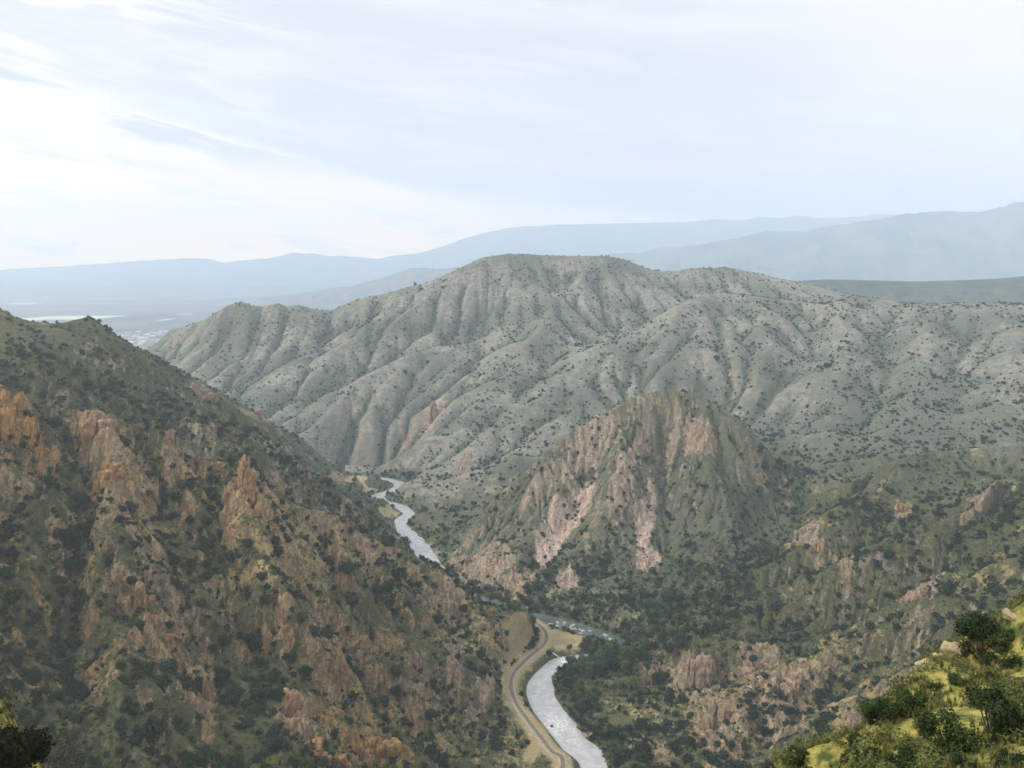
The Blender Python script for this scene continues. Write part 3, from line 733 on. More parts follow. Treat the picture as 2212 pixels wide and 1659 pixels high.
ROCKS_PX = [  # u, v, ru, rv, rot, rock, warm
    (1190, 1172, 46, 30, 62, 1.2, .05), (1243, 1115, 54, 26, 50, 1.2, .05), (1216, 1143, 50, 30, 55, 1.2, .05), (1345, 1040, 26, 95, -14, .55, .05), (1240, 1010, 90, 26, 55, .55, .05), (1180, 1040, 100, 22, 52, .5, .1), (1395, 1130, 20, 75, -8, .75, .15),
    (1400, 1205, 30, 26, 0, .8, .1), (1510, 935, 40, 36, 0, .9, .2), (1118, 1255, 52, 24, 50, .95, .3), (1226, 1252, 26, 26, 0, .95, .1), (1060, 1210, 60, 34, 10, .8, .25),
    (1005, 1225, 40, 26, -30, .7, .25), (1640, 1020, 16, 46, 20, .7, .3), (1450, 960, 16, 90, -12, .5, .05), (1300, 960, 70, 18, 48, .5, .1), (1290, 930, 40, 20, 30, .5, .1),
    (30, 880, 44, 56, 0, 1., .9), (98, 1000, 14, 70, -20, 1., .85), (212, 930, 62, 42, -10, .85, .45), (228, 1035, 52, 26, 10, .95, .7), (372, 960, 22, 46, -10, .85, .35),
    (535, 1050, 44, 56, 10, .95, .6), (322, 1052, 22, 18, 0, .9, .4), (400, 1090, 18, 40, -20, .8, .5), (500, 1080, 30, 60, -10, .8, .6), (724, 1455, 32, 52, 0, .95, .6), (620, 1378, 18, 20, 0, .95, .6),
    (765, 1625, 130, 36, 5, .8, .9), (640, 1540, 44, 52, 0, .85, .5), (450, 1510, 22, 70, 0, .75, .4), (330, 1360, 44, 60, 0, .7, .5), (290, 1300, 30, 40, 0, .7, .5),
    (960, 1325, 44, 40, 10, .7, .25), (925, 1200, 30, 26, 0, .6, .1), (1040, 1500, 22, 90, -18, .8, .2), (985, 1420, 22, 44, 0, .6, .2), (790, 1200, 34, 44, 0, .6, .3), (440, 850, 26, 18, -30, .8, .15),
    (566, 905, 24, 18, 0, .95, .1), (460, 940, 14, 30, 10, .6, .1), (1510, 1470, 30, 56, 20, .95, .15), (1545, 1560, 46, 36, -20, .7, .15), (1640, 1430, 50, 34, 0, .6, .15), (1700, 1490, 70, 34, 0, .8, .15),
    (1400, 1440, 40, 30, 0, .6, .3), (1620, 1500, 150, 80, -10, .52, .35), (1480, 1480, 40, 70, 10, .7, .3), (1560, 1600, 90, 40, -10, .55, .3), (1800, 1560, 90, 40, 0, .5, .3), (1950, 1110, 18, 26, -20, 1., .45), (1768, 1180, 14, 12, 0, .95, .5), (1745, 1150, 34, 16, 35, .8, .1), (1985, 1290, 44, 30, 30, .8, .15), (1830, 1210, 20, 16, 0, .6, .2), (2110, 1095, 40, 14, 25, .8, .3),
    (938, 905, 20, 44, -30, .85, .1), (885, 945, 16, 36, -20, .8, .1), (1000, 1000, 14, 40, -40, .6, .1), (1260, 1580, 24, 14, -30, .8, .3), (900, 950, 40, 50, 0, .35, .1),
    (730, 1035, 30, 16, 10, .7, .2), (1400, 1620, 60, 26, -20, .6, .15), (1690, 1570, 80, 34, 0, .6, .2), (1700, 1080, 20, 40, 15, .5, .1)]
for u, v, ru, rv, rot, a, w in ROCKS_PX:
    pt = patch(u, v, ru, rv, rot)
    if pt is None: continue
    k = patch_mask(pt)
    rock = np.maximum(rock, a * k); warm = warm * (1 - k) + w * k; green *= (1 - .8 * k)
for u, v, ru, rv, rot, a in [(150, 1130, 85, 110, 0, .9), (80, 1280, 90, 120, 0, .6), (60, 1450, 110, 110, 0, .7), (300, 810, 300, 80, -25, 1.), (100, 740, 140, 50, 0, .95), (560, 980, 120, 30, -30, .6), (660, 1010, 60, 30, -35, .6), (420, 900, 150, 40, -20, .35), (1560, 1100, 90, 120, 0, .5), (1690, 980, 44, 80, 0, .7),
                             (1400, 1230, 150, 40, 0, .7), (880, 1115, 40, 16, 10, .9), (845, 1100, 40, 16, 0, .6), (1225, 1480, 24, 40, 0, .9), (1320, 1610, 26, 40, -20, .9), (2000, 1330, 200, 90, 10, .5), (1900, 1180, 120, 60, 20, .5), (1650, 1180, 60, 60, 30, .8), (1700, 1060, 40, 90, 20, 1.), (1600, 1330, 120, 60, 10, .6), (1650, 1560, 120, 60, 0, .4), (2000, 1030, 120, 40, 0, .5), (1950, 900, 250, 60, 0, .5),
                             (1500, 1350, 90, 40, 10, .5), (640, 1320, 60, 70, 0, .3), (480, 1620, 120, 50, 0, .5), (870, 1040, 40, 14, 0, .7), (1290, 1395, 50, 20, 0, .8)]:
    pt = patch(u, v, ru, rv, rot)
    if pt is not None: green = np.maximum(green, a * patch_mask(pt))
for u, v, ru, rv, rot, a in [(1222, 1384, 60, 26, -10, .5), (1120, 1352, 30, 22, -30, .5), (1125, 1400, 36, 34, 40, .5), (840, 1110, 26, 12, 0, .6), (775, 1036, 20, 9, 0, .6), (800, 1062, 20, 7, 0, .5),
                             (1160, 1600, 18, 60, -28, .5), (1100, 1470, 20, 60, 0, .5)]:
    pt = patch(u, v, ru, rv, rot)
    if pt is not None:
        k = patch_mask(pt); sand = np.maximum(sand, a * k); rock *= (1 - k); green *= (1 - .6 * k)
for u, v, ru, rv, rot, a in [(1190, 1172, 46, 30, 62, 1.), (1243, 1115, 54, 26, 50, 1.), (1216, 1143, 50, 30, 55, 1.), (1345, 1040, 24, 90, -14, .55), (1240, 1010, 90, 22, 55, .5), (1395, 1130, 18, 75, -8, .7), (1400, 1205, 26, 24, 0, .6), (1226, 1252, 26, 26, 0, .5), (1180, 1040, 90, 18, 52, .45), (1300, 960, 70, 16, 48, .5), (1450, 960, 14, 90, -12, .4),
                             (940, 905, 18, 40, -30, .5), (1512, 1465, 24, 46, 20, .3), (1290, 930, 40, 20, 30, .4)]:
    pt = patch(u, v, ru, rv, rot)
    if pt is not None: pale = np.maximum(pale, a * patch_mask(pt))
railband = 1 - smooth01((field('TD', XX, YY) - 4) / 9.)
sand = np.maximum(sand, .52 * railband * (YY < 800)); rock *= 1 - .8 * railband
_k = 12; _c = np.cumsum(np.cumsum(np.pad(ZZ, ((_k + 1, _k), (_k + 1, _k)), mode='edge'), 0), 1); _w = 2 * _k + 1
_m = (_c[_w:, _w:] - _c[:-_w, _w:] - _c[_w:, :-_w] + _c[:-_w, :-_w]) / _w ** 2 - ZZ
green += (RR > 820) * smooth01(_m / (RR * .0042) + .7 * fbm(XX / 45., YY / 45., 3, 631) - .12) * .95
green = np.clip(green, 0, 1)
bank = (1 - smooth01((field('RD', XX, YY) - 2) / 14.)) * (RR < 1300)
green = np.maximum(green, .8 * bank * (1 - railband) * (1 - np.clip(sand * 1.5, 0, 1)))
grass = smooth01((130 - RR) / 30.)
rock = np.where(grass > .3, .0, rock)
# roughness: blocky on rock, finned on slopes
rd = smooth01((rock - .3) / .4) * (1 - .75 * smooth01((pale - .7) / .2))
ZZ = ZZ + dry * mid * np.clip(1.4 - RR / 1600, .3, 1) * (rd * (3.6 * (blk - .6) + 3.8 * (fin2 - .58) + 3.0 * (cellr - .5)) + (1 - rd) * .8 * fbm_s + .5 * (fin2 - .55) * (RR < 1000) + 1.2 * (blk - .6) * (RR < 1000))
near = 1 - mid
ZZ = cap_behind(RR, AA, ZZ, np.clip(RR / 700, .3, 2.2) * (.5 + .9 * fbm(XX / 14, YY / 14, 3, 333)))
ZZ = ZZ + near * (.45 * fbm(XX / 4., YY / 4., 4, 301) + .5 * (ridged(XX / 7., YY / 7., 3, 302) - .55)) * smooth01((RR - 12) / 10.)
edge = smooth01((RR - 2650) / 300.)
ZZ = ZZ * (1 - edge) - 62. * edge
print('fields', round(time.time() - T0, 1))

# paler, greyer mountain ground, distance haze painted into its colour; weaker on the dome
# one mesh per hill mass so that each reads as its own piece of terrain
flatx, flaty, flatz = XX.ravel(), YY.ravel(), ZZ.ravel()
def near_line(line):
    p = [tuple(P(*q)[:2]) for q in line]; return p
xc = .25 * (XX[:-1, :-1] + XX[1:, :-1] + XX[:-1, 1:] + XX[1:, 1:]); yc = .25 * (YY[:-1, :-1] + YY[1:, :-1] + YY[:-1, 1:] + YY[1:, 1:])
rc = np.hypot(xc, yc)
grey_and_haze_mask = 1. - .7 * left_in
region = np.full(xc.shape, 3)                                  # the mountain
region[in_poly(xc, yc, left_poly)] = 0
region[in_poly(xc, yc, right_poly)] = 1
region[in_poly(xc, yc, dome_poly)] = 2
region[(rc < 112)] = 4
idx = np.arange(NA * NR).reshape(NR, NA)
quads = np.stack([idx[:-1, :-1], idx[:-1, 1:], idx[1:, 1:], idx[1:, :-1]], -1)
terr = {}
for k, nm, lab in ((0, 'canyon_slope', 'steep left canyon wall of orange crags and green scrub above the railway'), (1, 'canyon_hillside', 'shrub dotted right canyon side below the grassy viewpoint'),
                   (2, 'rocky_hill', 'domed rocky hill with a pink rock slab above the river bend'), (3, 'mountain', 'broad gullied grey green mountain filling the middle distance'), (4, 'rim_ground', 'yellow grassy slope close by in the bottom right corner')):
    q = quads[region == k]
    used = np.unique(q); remap = np.zeros(NA * NR, np.int64); remap[used] = np.arange(len(used))
    V = np.stack([flatx[used], flaty[used], flatz[used]], 1)
    at = {n_: a_.ravel()[used] for n_, a_ in (('rock', rock), ('green', green), ('sand', sand), ('warm', np.clip(warm, 0, 1)), ('grass', grass), ('pale', pale), ('grey_and_haze', grey_and_haze * grey_and_haze_mask))}
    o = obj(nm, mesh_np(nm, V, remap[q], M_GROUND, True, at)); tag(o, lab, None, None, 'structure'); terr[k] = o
print('terrain meshes', round(time.time() - T0, 1))
# ------------------------------------------------------------------ water
def ribbon(name, line, half, z, mat, nx=9):
    line = np.asarray(line); t = np.gradient(line, axis=0); t /= np.linalg.norm(t, axis=1)[:, None]
    nrm = np.stack([-t[:, 1], t[:, 0]], 1); half = np.broadcast_to(half, (len(line),))
    s = np.linspace(-1, 1, nx)
    V = np.zeros((len(line), nx, 3)); V[:, :, :2] = line[:, None] + nrm[:, None] * (s[None, :, None] * half[:, None, None])
    V[:, :, 2] = z if np.isscalar(z) else z[:, None]
    i = np.arange(len(line) * nx).reshape(len(line), nx)
    F = np.stack([i[:-1, :-1], i[:-1, 1:], i[1:, 1:], i[1:, :-1]], -1).reshape(-1, 4)
    return V.reshape(-1, 3), F
def water_material():
    m, nt, b = new_mat('river_water')
    pos = nt.node('ShaderNodeNewGeometry').outputs['Position']
    foam = nt.attr('foam'); depth = nt.attr('clear')  # second mask
    n = nt.noise(pos, .16, 5., .6, .5); n2 = nt.noise(pos, .55, 5., .65, .8); n3 = nt.noise(pos, 1.1, 4., .7)
    col = nt.mix(nt.step(n, .35, .65), (.29, .295, .285), (.37, .375, .365))
    col = nt.mix(depth, col, nt.mix(nt.step(n2, .4, .6), (.018, .032, .029), (.055, .08, .074)))  # dark teal stands in for the hillside mirrored in the channel
    f = nt.step(nt.math('ADD', nt.math('MULTIPLY', foam, .55), nt.math('ADD', nt.math('MULTIPLY', n2, .6), nt.math('MULTIPLY', n3, .3))), .86, 1.02)
    col = nt.mix(f, col, (.80, .82, .82))
    nt.l.new(col, b.inputs['Base Color'])
    nt.l.new(nt.math('ADD', .16, nt.math('MULTIPLY', f, .5)), b.inputs['Roughness'])
    nt.l.new(nt.math('SUBTRACT', .5, nt.math('MULTIPLY', depth, .5)), b.inputs['Specular IOR Level'])
    h = nt.math('ADD', nt.math('MULTIPLY', n2, .35), nt.math('MULTIPLY', n3, .2))
    nt.l.new(nt.node('ShaderNodeBump', {'Height': h, 'Strength': .28, 'Distance': .5}).outputs[0], b.inputs['Normal'])
    return m
wl = smooth_line([tuple(p) for p in RIVER], 900)
hwid = np.interp(np.linspace(0, len(RIVER) - 1, 900), np.arange(len(RIVER)), RW) + 8
wv, wf = ribbon('river', wl, hwid, 0., None, 13)
foam = np.zeros(len(wv)); clear = np.zeros(len(wv))
for u, v, r, a in [(1222, 1428, 12, .9), (1190, 1437, 9, .4), (1205, 1565, 26, .8), (1235, 1600, 26, .7), (1270, 1650, 30, .45), (1300, 1376, 14, .4), (1255, 1364, 12, .4), (1200, 1348, 14, .35), (1130, 1328, 14, .5), (930, 1190, 16, .7), (905, 1150, 14, .6), (880, 1120, 10, .6), (870, 1110, 10, .4)]:
    c = PZ(u, v, 0.); foam = np.maximum(foam, a * np.exp(-((wv[:, 0] - c[0]) ** 2 + (wv[:, 1] - c[1]) ** 2) / (2 * (r * .9) ** 2)))
for u, v, r, a in [(1340, 1390, 22, .95), (1290, 1374, 20, .95), (1240, 1358, 20, .95), (1180, 1343, 22, .95), (1120, 1327, 24, .95), (1060, 1305, 26, .8)]:
    c = PZ(u, v, 0.); clear = np.maximum(clear, a * np.exp(-((wv[:, 0] - c[0]) ** 2 + (wv[:, 1] - c[1]) ** 2) / (2 * r ** 2)))  # where the painted hillside reflection darkens the river
river = obj('river', mesh_np('river', wv, wf, water_material(), True, {'foam': foam, 'clear': clear}))
tag(river, 'pale grey river winding along the canyon floor', None, None, 'structure')

# ------------------------------------------------------------------ railway along the left bank
rl = smooth_line([tuple(p) for p in RAIL], 700)
rl = rl[np.hypot(rl[:, 0], rl[:, 1]) > 300]
railway = empty('railway_track', (rl[0][0], rl[0][1], 4.9)); tag(railway, 'single railway track curving along the sandy left bank of the river', 'railway track')
def child(name, V, F, mat, par, smooth=True):
    o = obj(name, mesh_np(name, np.asarray(V) - np.array(par.location), F, mat, smooth), par); return o
M_BALLAST = plain_mat('ballast', (.33, .275, .20), .95, (.23, .19, .14), .6)
M_RAIL = plain_mat('rail_steel', (.20, .17, .15), .5, None, 1.)
M_SLEEPER = plain_mat('sleeper_timber', (.20, .165, .125), .9, None, 2.)
def section(line, prof):
    """sweep an (offset, z) profile along a plan line"""
    line = np.asarray(line); t = np.gradient(line, axis=0); t /= np.linalg.norm(t, axis=1)[:, None]
    nrm = np.stack([-t[:, 1], t[:, 0]], 1); n_, k_ = len(line), len(prof)
    V = np.zeros((n_, k_, 3))
    for j, (o_, z_) in enumerate(prof):
        V[:, j, :2] = line + nrm * o_; V[:, j, 2] = z_
    i = np.arange(n_ * k_).reshape(n_, k_)
    return V.reshape(-1, 3), np.stack([i[:-1, :-1], i[:-1, 1:], i[1:, 1:], i[1:, :-1]], -1).reshape(-1, 4)
V, F = section(rl, [(-3.6, 4.5), (-2.1, 5.45), (2.1, 5.45), (3.6, 4.5)]); child('ballast_bed', V, F, M_BALLAST, railway)
for s_ in (-.75, .75):
    V, F = section(rl, [(s_ - .08, 5.5), (s_ - .05, 5.78), (s_ + .05, 5.78), (s_ + .08, 5.5)]); child('rail', V, F, M_RAIL, railway, False)
BOX = np.array([(x, y, z) for x in (-1, 1) for y in (-1, 1) for z in (-1, 1)], float)
BOXF = np.array([(0, 1, 3, 2), (4, 6, 7, 5), (0, 4, 5, 1), (2, 3, 7, 6), (0, 2, 6, 4), (1, 5, 7, 3)])
sl = smooth_line([tuple(p) for p in rl], 620); tt = np.gradient(sl, axis=0); an = np.arctan2(tt[:, 1], tt[:, 0])
VV_, FF_ = [], []
for k in range(len(sl)):
    b_ = BOX * (.13, 1.3, .09); c_, s_ = cos(an[k]), sin(an[k])
    VV_.append(np.stack([b_[:, 0] * c_ - b_[:, 1] * s_ + sl[k, 0], b_[:, 0] * s_ + b_[:, 1] * c_ + sl[k, 1], b_[:, 2] + 5.47], 1)); FF_.append(BOXF + 8 * k)
o = child('sleepers', np.vstack(VV_), np.vstack(FF_), M_SLEEPER, railway, False); o['kind'] = 'stuff'

# service track on the inner side of the rails, and the dirt road cut on the far bank
M_DIRT = plain_mat('dirt_track', (.40, .315, .20), .95, (.30, .235, .15), .25)
def drape(name, pts, half, lift, mat):
    ln = smooth_line(pts, 120); V, F = ribbon(name, ln, half, 0., None, 5); V[:, 2] = gz(V[:, 0], V[:, 1]) + lift
    return obj(name, mesh_np(name, V, F, mat))
road_pts = [hit(u, v) for u, v in [(745, 1040), (762, 1036), (776, 1040), (790, 1052), (800, 1062)]]
o = drape('dirt_road', [(p[0], p[1]) for p in road_pts if p is not None], 3.2, .5, M_DIRT); tag(o, 'tan dirt road cut into the far left bank of the river', None, None, 'structure')

# ------------------------------------------------------------------ poles, log, boulders
M_POLE = plain_mat('pole_timber', (.085, .065, .05), .9, None, 2.)
def tube(p0, p1, r0, r1, n=8):
    p0, p1 = np.array(p0, float), np.array(p1, float); d = p1 - p0; d /= np.linalg.norm(d)
    a = np.cross(d, (0, 0, 1.) if abs(d[2]) < .9 else (1., 0, 0)); a /= np.linalg.norm(a); b_ = np.cross(d, a)
    th = np.linspace(0, 2 * pi, n, endpoint=False)
    ring = np.cos(th)[:, None] * a + np.sin(th)[:, None] * b_
    V = np.vstack([p0 + ring * r0, p1 + ring * r1, [p0], [p1]]); i = np.arange(n); j = (i + 1) % n
    T = np.concatenate([np.stack([i, j, np.full(n, 2 * n)], 1)[:, ::-1], np.stack([i + n, j + n, np.full(n, 2 * n + 1)], 1)])
    return V, [np.stack([i, j, j + n, i + n], 1), T]
def join_parts(parts):
    V = []; F4 = []; F3 = []; k = 0
    for v, fs in parts:
        for f in (fs if isinstance(fs, list) else [fs]):
            (F4 if f.shape[1] == 4 else F3).append(f + k)
        V.append(v); k += len(v)
    return np.vstack(V), [np.vstack(x) for x in (F4, F3) if x]
pole_me = None
for i, (u, v, lab) in enumerate([(1126, 1364, 'timber utility pole beside the railway nearest the rapids'), (1150, 1386, 'timber utility pole on the inside of the railway curve'),
                                 (1158, 1406, 'timber utility pole on the pale bank before the railway straightens')]):
    c = PZ(u, v, 5.); c[2] = gz(c[0], c[1]) - .3
    p = empty('utility_pole', c, .9 - .3 * i); tag(p, lab, 'utility pole', 'utility poles along the railway')
    if pole_me is None:
        pole_me = mesh_np('pole', *tube((0, 0, 0), (0, 0, 9.2), .2, .13), M_POLE)
        b_ = BOX * (1.2, .08, .08) + (0, 0, 8.4); arm_me = mesh_np('crossarm', b_, BOXF, M_POLE, False)
        ins_me = mesh_np('insulator', *tube((0, 0, 8.46), (0, 0, 8.75), .06, .05, 6), plain_mat('glass_insulator', (.35, .4, .4), .3))
    obj('pole', pole_me, p); a_ = obj('crossarm', arm_me, p); 
    for x_ in (-1, -.4, .4, 1): obj('insulator', ins_me, a_, (x_, 0, 0))
c0, c1 = PZ(1196, 1407, 4.5), PZ(1222, 1414, 4.)
c0[2] = gz(c0[0], c0[1]) + .35; c1[2] = gz(c1[0], c1[1]) + .3
mid_ = (c0 + c1) / 2
V, F = join_parts([tube(c0 - mid_, c1 - mid_, .55, .3, 9), tube(c0 - mid_, c0 - mid_ + (-.6, .9, .7), .35, .08, 6), tube(c0 - mid_, c0 - mid_ + (-1.1, -.6, .4), .3, .06, 6), tube((c1 - c0) * .2, (c1 - c0) * .2 + np.array((.5, 1.6, .9)), .16, .04, 6)])
lg = obj('driftwood_log', mesh_np('driftwood_log', V, F, plain_mat('bleached_wood', (.62, .58, .50), .9, (.5, .46, .4), 2.)), None, tuple(mid_))
tag(lg, 'bleached driftwood log stranded on the sandy point of the river bend', 'log')

def ico(sub):
    import bmesh
    bm = bmesh.new(); bmesh.ops.create_icosphere(bm, subdivisions=sub, radius=1.)
    V = np.array([v.co[:] for v in bm.verts]); F = np.array([[v.index for v in f.verts] for f in bm.faces]); bm.free(); return V, F
ICO = {k: ico(k) for k in (1, 2, 3, 4, 5)}
def rock_lump(size, seed, sub=3, rough=.28, boxy=.55):
    V, F = ICO[sub]; V = V.copy()
    m = np.max(np.abs(V), axis=1)[:, None]; V = V * (1 - boxy) + V / m * boxy * .82
    ca_, sa_ = cos(seed * 1.7), sin(seed * 1.7); q = V + seed * 3.1
    n = ridged(q[:, 0] * 1.6 + q[:, 2] * .35, q[:, 1] * 1.6 - q[:, 2] * .3, 3, seed) - .6 + .6 * (ridged(q[:, 2] * 1.1 + q[:, 0], q[:, 1] + q[:, 2] * .4, 3, seed + 5) - .6)
    V = V * (1 + rough * n)[:, None] * np.array(size)
    return np.stack([V[:, 0] * ca_ - V[:, 1] * sa_, V[:, 0] * sa_ + V[:, 1] * ca_, V[:, 2]], 1), F
M_BOULDER = plain_mat('river_boulder', (.40, .385, .35), .8, (.22, .20, .18), .8)
M_BOULDER_DK = plain_mat('wet_boulder', (.10, .10, .095), .6, None, .8)
bmesh_var = [mesh_np('boulder', *rock_lump((1., .8, .62), 40 + k, 3, .3, .4), M_BOULDER) for k in range(4)]
bmesh_dk = [mesh_np('boulder', *rock_lump((1., .8, .62), 60 + k, 3, .3, .4), M_BOULDER_DK) for k in range(2)]
for i in range(34):
    u = 1180 + 170 * RNG.random(); v = np.interp(u, [1180, 1250, 1350], [1344, 1362, 1386]) + RNG.normal(0, 6)
    c = PZ(u, v, 0.); 
    if field('RD', c[:1], c[1:2])[0] > 3: continue
    o = obj('boulder', bmesh_var[i % 4], None, (c[0], c[1], .1)); s_ = RNG.uniform(.8, 2.3); o.scale = (s_, s_, s_); o.rotation_euler = (0, 0, RNG.uniform(0, 6))
    tag(o, 'pale boulder breaking the water of the rapids above the sandy point', 'boulder', 'boulders in the rapids')
for u, v, s_, lab in [(1169, 1441, 1.4, 'small dark boulder in the pale pool just below the white water'), (1124, 1517, 1.2, 'dark boulder at the left edge of the pale pool'), (1192, 1569, 1.6, 'dark boulder in the riffle downstream of the pool'), (1292, 1584, 1.5, 'dark boulder near the reddish right bank')]:
    c = PZ(u, v, 0.); o = obj('boulder', bmesh_dk[int(s_ * 10) % 2], None, (c[0], c[1], .1)); o.scale = (s_,) * 3; o['label'] = lab; o['category'] = 'boulder'

# ------------------------------------------------------------------ plain, mesas, far ranges
def plain_material():
    m, nt, b = new_mat('valley_plain')
    pos = nt.node('ShaderNodeNewGeometry').outputs['Position']
    a = nt.noise(pos, .0016, 6., .6); c = nt.noise(nt.mapping(pos, (0, 0, 0), (.4, 1., 1.)), .006, 5.)
    col = nt.mix(nt.step(a, .38, .6), (.045, .062, .062), (.12, .13, .115))
    col = nt.mix(nt.math('MULTIPLY', nt.step(c, .55, .68), .5), col, (.27, .25, .20))
    col = nt.mix(nt.step(nt.math('ADD', nt.attr('field'), nt.math('MULTIPLY', nt.math('SUBTRACT', c, .5), .8)), .35, .6), col, (.56, .51, .40))
    nt.l.new(col, b.inputs['Base Color']); return m
pa = np.linspace(-.80, .80, 220); pb = np.linspace(math.log(2500.), math.log(16800.), 200)
PA, PB = np.meshgrid(pa, pb); PX, PY = np.exp(PB) * np.sin(PA), np.exp(PB) * np.cos(PA)
PZ_ = -38 + 14 * fbm(PX / 700, PY / 700, 4, 401)
def pfield(lst):
    f = np.zeros_like(PX)
    for u, v, ru, rv, a in lst:
        U, Vv, _ = project(PX, PY, PZ_)
        c = PZ(u, v, -38.); e = PZ(u + ru, v, -38.); g = PZ(u, v - rv, -38.)
        f = np.maximum(f, a * np.exp(-(((PX - c[0]) / (e[0] - c[0])) ** 2 + ((PY - c[1]) / (g[1] - c[1])) ** 2)))
    return f
fld = pfield([(150, 686, 100, 4.5, 1.), (230, 685, 40, 2.5, .9), (60, 690, 60, 4, .9), (50, 655, 60, 2, .7), (80, 640, 30, 4, .4), (400, 678, 20, 4, .7), (350, 690, 14, 5, .8), (380, 700, 20, 3, .4), (300, 640, 40, 2, .4)])
i = np.arange(PX.size).reshape(PX.shape)
o = obj('plain', mesh_np('plain', np.stack([PX, PY, PZ_], -1).reshape(-1, 3), np.stack([i[:-1, :-1], i[:-1, 1:], i[1:, 1:], i[1:, :-1]], -1).reshape(-1, 4), plain_material(), True, {'field': fld.ravel()}))
tag(o, 'hazy blue plain with pale fields beyond the canyon mouth', None, None, 'structure')

M_RANGE = plain_mat('distant_slopes', (.05, .075, .07), .95, (.13, .14, .12), .003)
def mountain_range(name, sky_pts, front, back, z0, rough, seed, label, mat=M_RANGE, flat=.0, nx=420, ny=70):
    """a range seen end to end: crest measured along the skyline, gullied flanks either side"""
    cr_ = np.array([P(*q) for q in sky_pts])
    tt_ = np.linspace(0, 1, nx); s = np.r_[0, np.cumsum(np.hypot(*np.diff(cr_[:, :2], axis=0).T))]; s /= s[-1]
    cx_, cy_, cz_ = (np.interp(tt_, s, cr_[:, k]) for k in range(3))
    L = np.hypot(cr_[-1, 0] - cr_[0, 0], cr_[-1, 1] - cr_[0, 1])
    cz_ = cz_ + rough * .17 * fbm(tt_ * L / 160., tt_ * 0 + seed, 4, seed)
    tv = np.r_[-np.linspace(1, 0, ny)[:-1] ** 1.3, np.linspace(0, 1, 20)]
    X = np.zeros((len(tv), nx)); Y = X.copy(); Z = X.copy()
    rx, ry = cx_ / np.hypot(cx_, cy_), cy_ / np.hypot(cx_, cy_)
    for j, t in enumerate(tv):
        dist = t * (front if t < 0 else back)
        X[j] = cx_ + rx * dist; Y[j] = cy_ + ry * dist
        p = (1 - abs(t)); prof = p ** 1.25 * (1 - flat) + flat * smooth01(p * 1.0) if t < 0 else p
        Z[j] = z0 + (cz_ - z0) * prof
    env = np.minimum(1, np.abs(tv) * 3.5)[:, None] * (1 - np.abs(tv))[:, None] ** .5
    Z = Z + env * rough * (ridged(X / (rough * 5) , Y / (rough * 11), 5, seed) - .62) * 1.6
    i = np.arange(X.size).reshape(X.shape)
    o = obj(name, mesh_np(name, np.stack([X, Y, Z], -1).reshape(-1, 3), np.stack([i[:-1, :-1], i[:-1, 1:], i[1:, 1:], i[1:, :-1]], -1).reshape(-1, 4), mat))
    return tag(o, label, None, None, 'structure')
mountain_range('plateau', [(-500, 586, 15901), (0, 583, 15901), (200, 571, 15809), (310, 563, 15718), (400, 558, 15718), (445, 558, 15718), (470, 564, 15718), (485, 567, 15718), (520, 563, 15718), (590, 557, 15718), (612, 551, 15718), (632, 545, 15718),
    (655, 548, 15718), (680, 547, 15718), (712, 554, 15718), (735, 552, 15718), (790, 557, 15718), (820, 559, 15718), (850, 552, 15718), (900, 548, 15718), (960, 531, 15718), (1000, 516, 15718), (1040, 504, 15718), (1090, 494, 15718), (1135, 488, 15718), (1160, 489, 15718),
    (1200, 485, 15718), (1280, 484, 15718), (1400, 481, 15718), (1500, 479, 15718), (1545, 473, 15718), (1600, 476, 15718), (1640, 469, 15718), (1690, 471, 15718), (1724, 465, 15718), (1760, 471, 15718), (1850, 469, 15718), (1900, 462, 15718), (2000, 466, 15718), (2300, 470, 15718)],
    3200, 700, -50., 85., 1, 'farthest pale blue mountain range along the horizon')
mountain_range('mountain_range', [(1220, 566, 9504), (1300, 549, 9504), (1340, 547, 9504), (1380, 547, 9504), (1430, 534, 9504), (1500, 531, 9504), (1560, 520, 9504), (1610, 510, 9504), (1660, 499, 9504), (1740, 500, 9504), (1790, 489, 9504), (1850, 480, 9504), (1900, 474, 9504), (1950, 462, 9504),
    (2000, 458, 9504), (2060, 456, 9504), (2110, 459, 9504), (2140, 451, 9504), (2172, 446, 9504), (2190, 437, 9504), (2220, 436, 9504), (2350, 420, 9504), (2700, 430, 9504)], 2600, 700, -40., 125., 5, 'hazy blue mountain range with folded slopes rising on the right')
mountain_range('forested_ridge', [(1650, 620, 2850), (1720, 608, 2850), (1780, 603, 2840), (1860, 605, 2830), (1960, 608, 2820), (2060, 606, 2800), (2150, 602, 2780), (2212, 597, 2760), (2500, 585, 2700)], 620, 350, 120., 14., 9, 'low dark wooded ridge behind the mountain on the right', plain_mat('wooded_slopes', (.035, .052, .045), .95, (.08, .095, .07), .02))
mountain_range('foothills', [(480, 668, 7858), (580, 641, 7858), (640, 635, 7858), (720, 621, 7858), (760, 619, 7858), (800, 607, 7858), (850, 592, 7858), (885, 580, 7858), (910, 578, 7858), (940, 581, 7858), (990, 578, 7858), (1100, 572, 7858), (1250, 575, 7858)], 1250, 500, -45., 62., 13, 'blue foothills running down to the plain behind the mountain', plain_mat('foothill_slopes', (.06, .08, .065), .95, (.15, .15, .12), .012))
mountain_range('mesa', [(-500, 656, 9686), (150, 655, 9686), (200, 650, 9686), (250, 648, 9686), (330, 649, 9686), (400, 649, 9686), (480, 645, 9686), (560, 641, 9686), (620, 643, 9686)], 900, 400, -45., 26., 17, 'low dark blue mesa crossing the plain', plain_mat('mesa_scrub', (.06, .075, .055), .95, (.12, .12, .085), .01), .6)
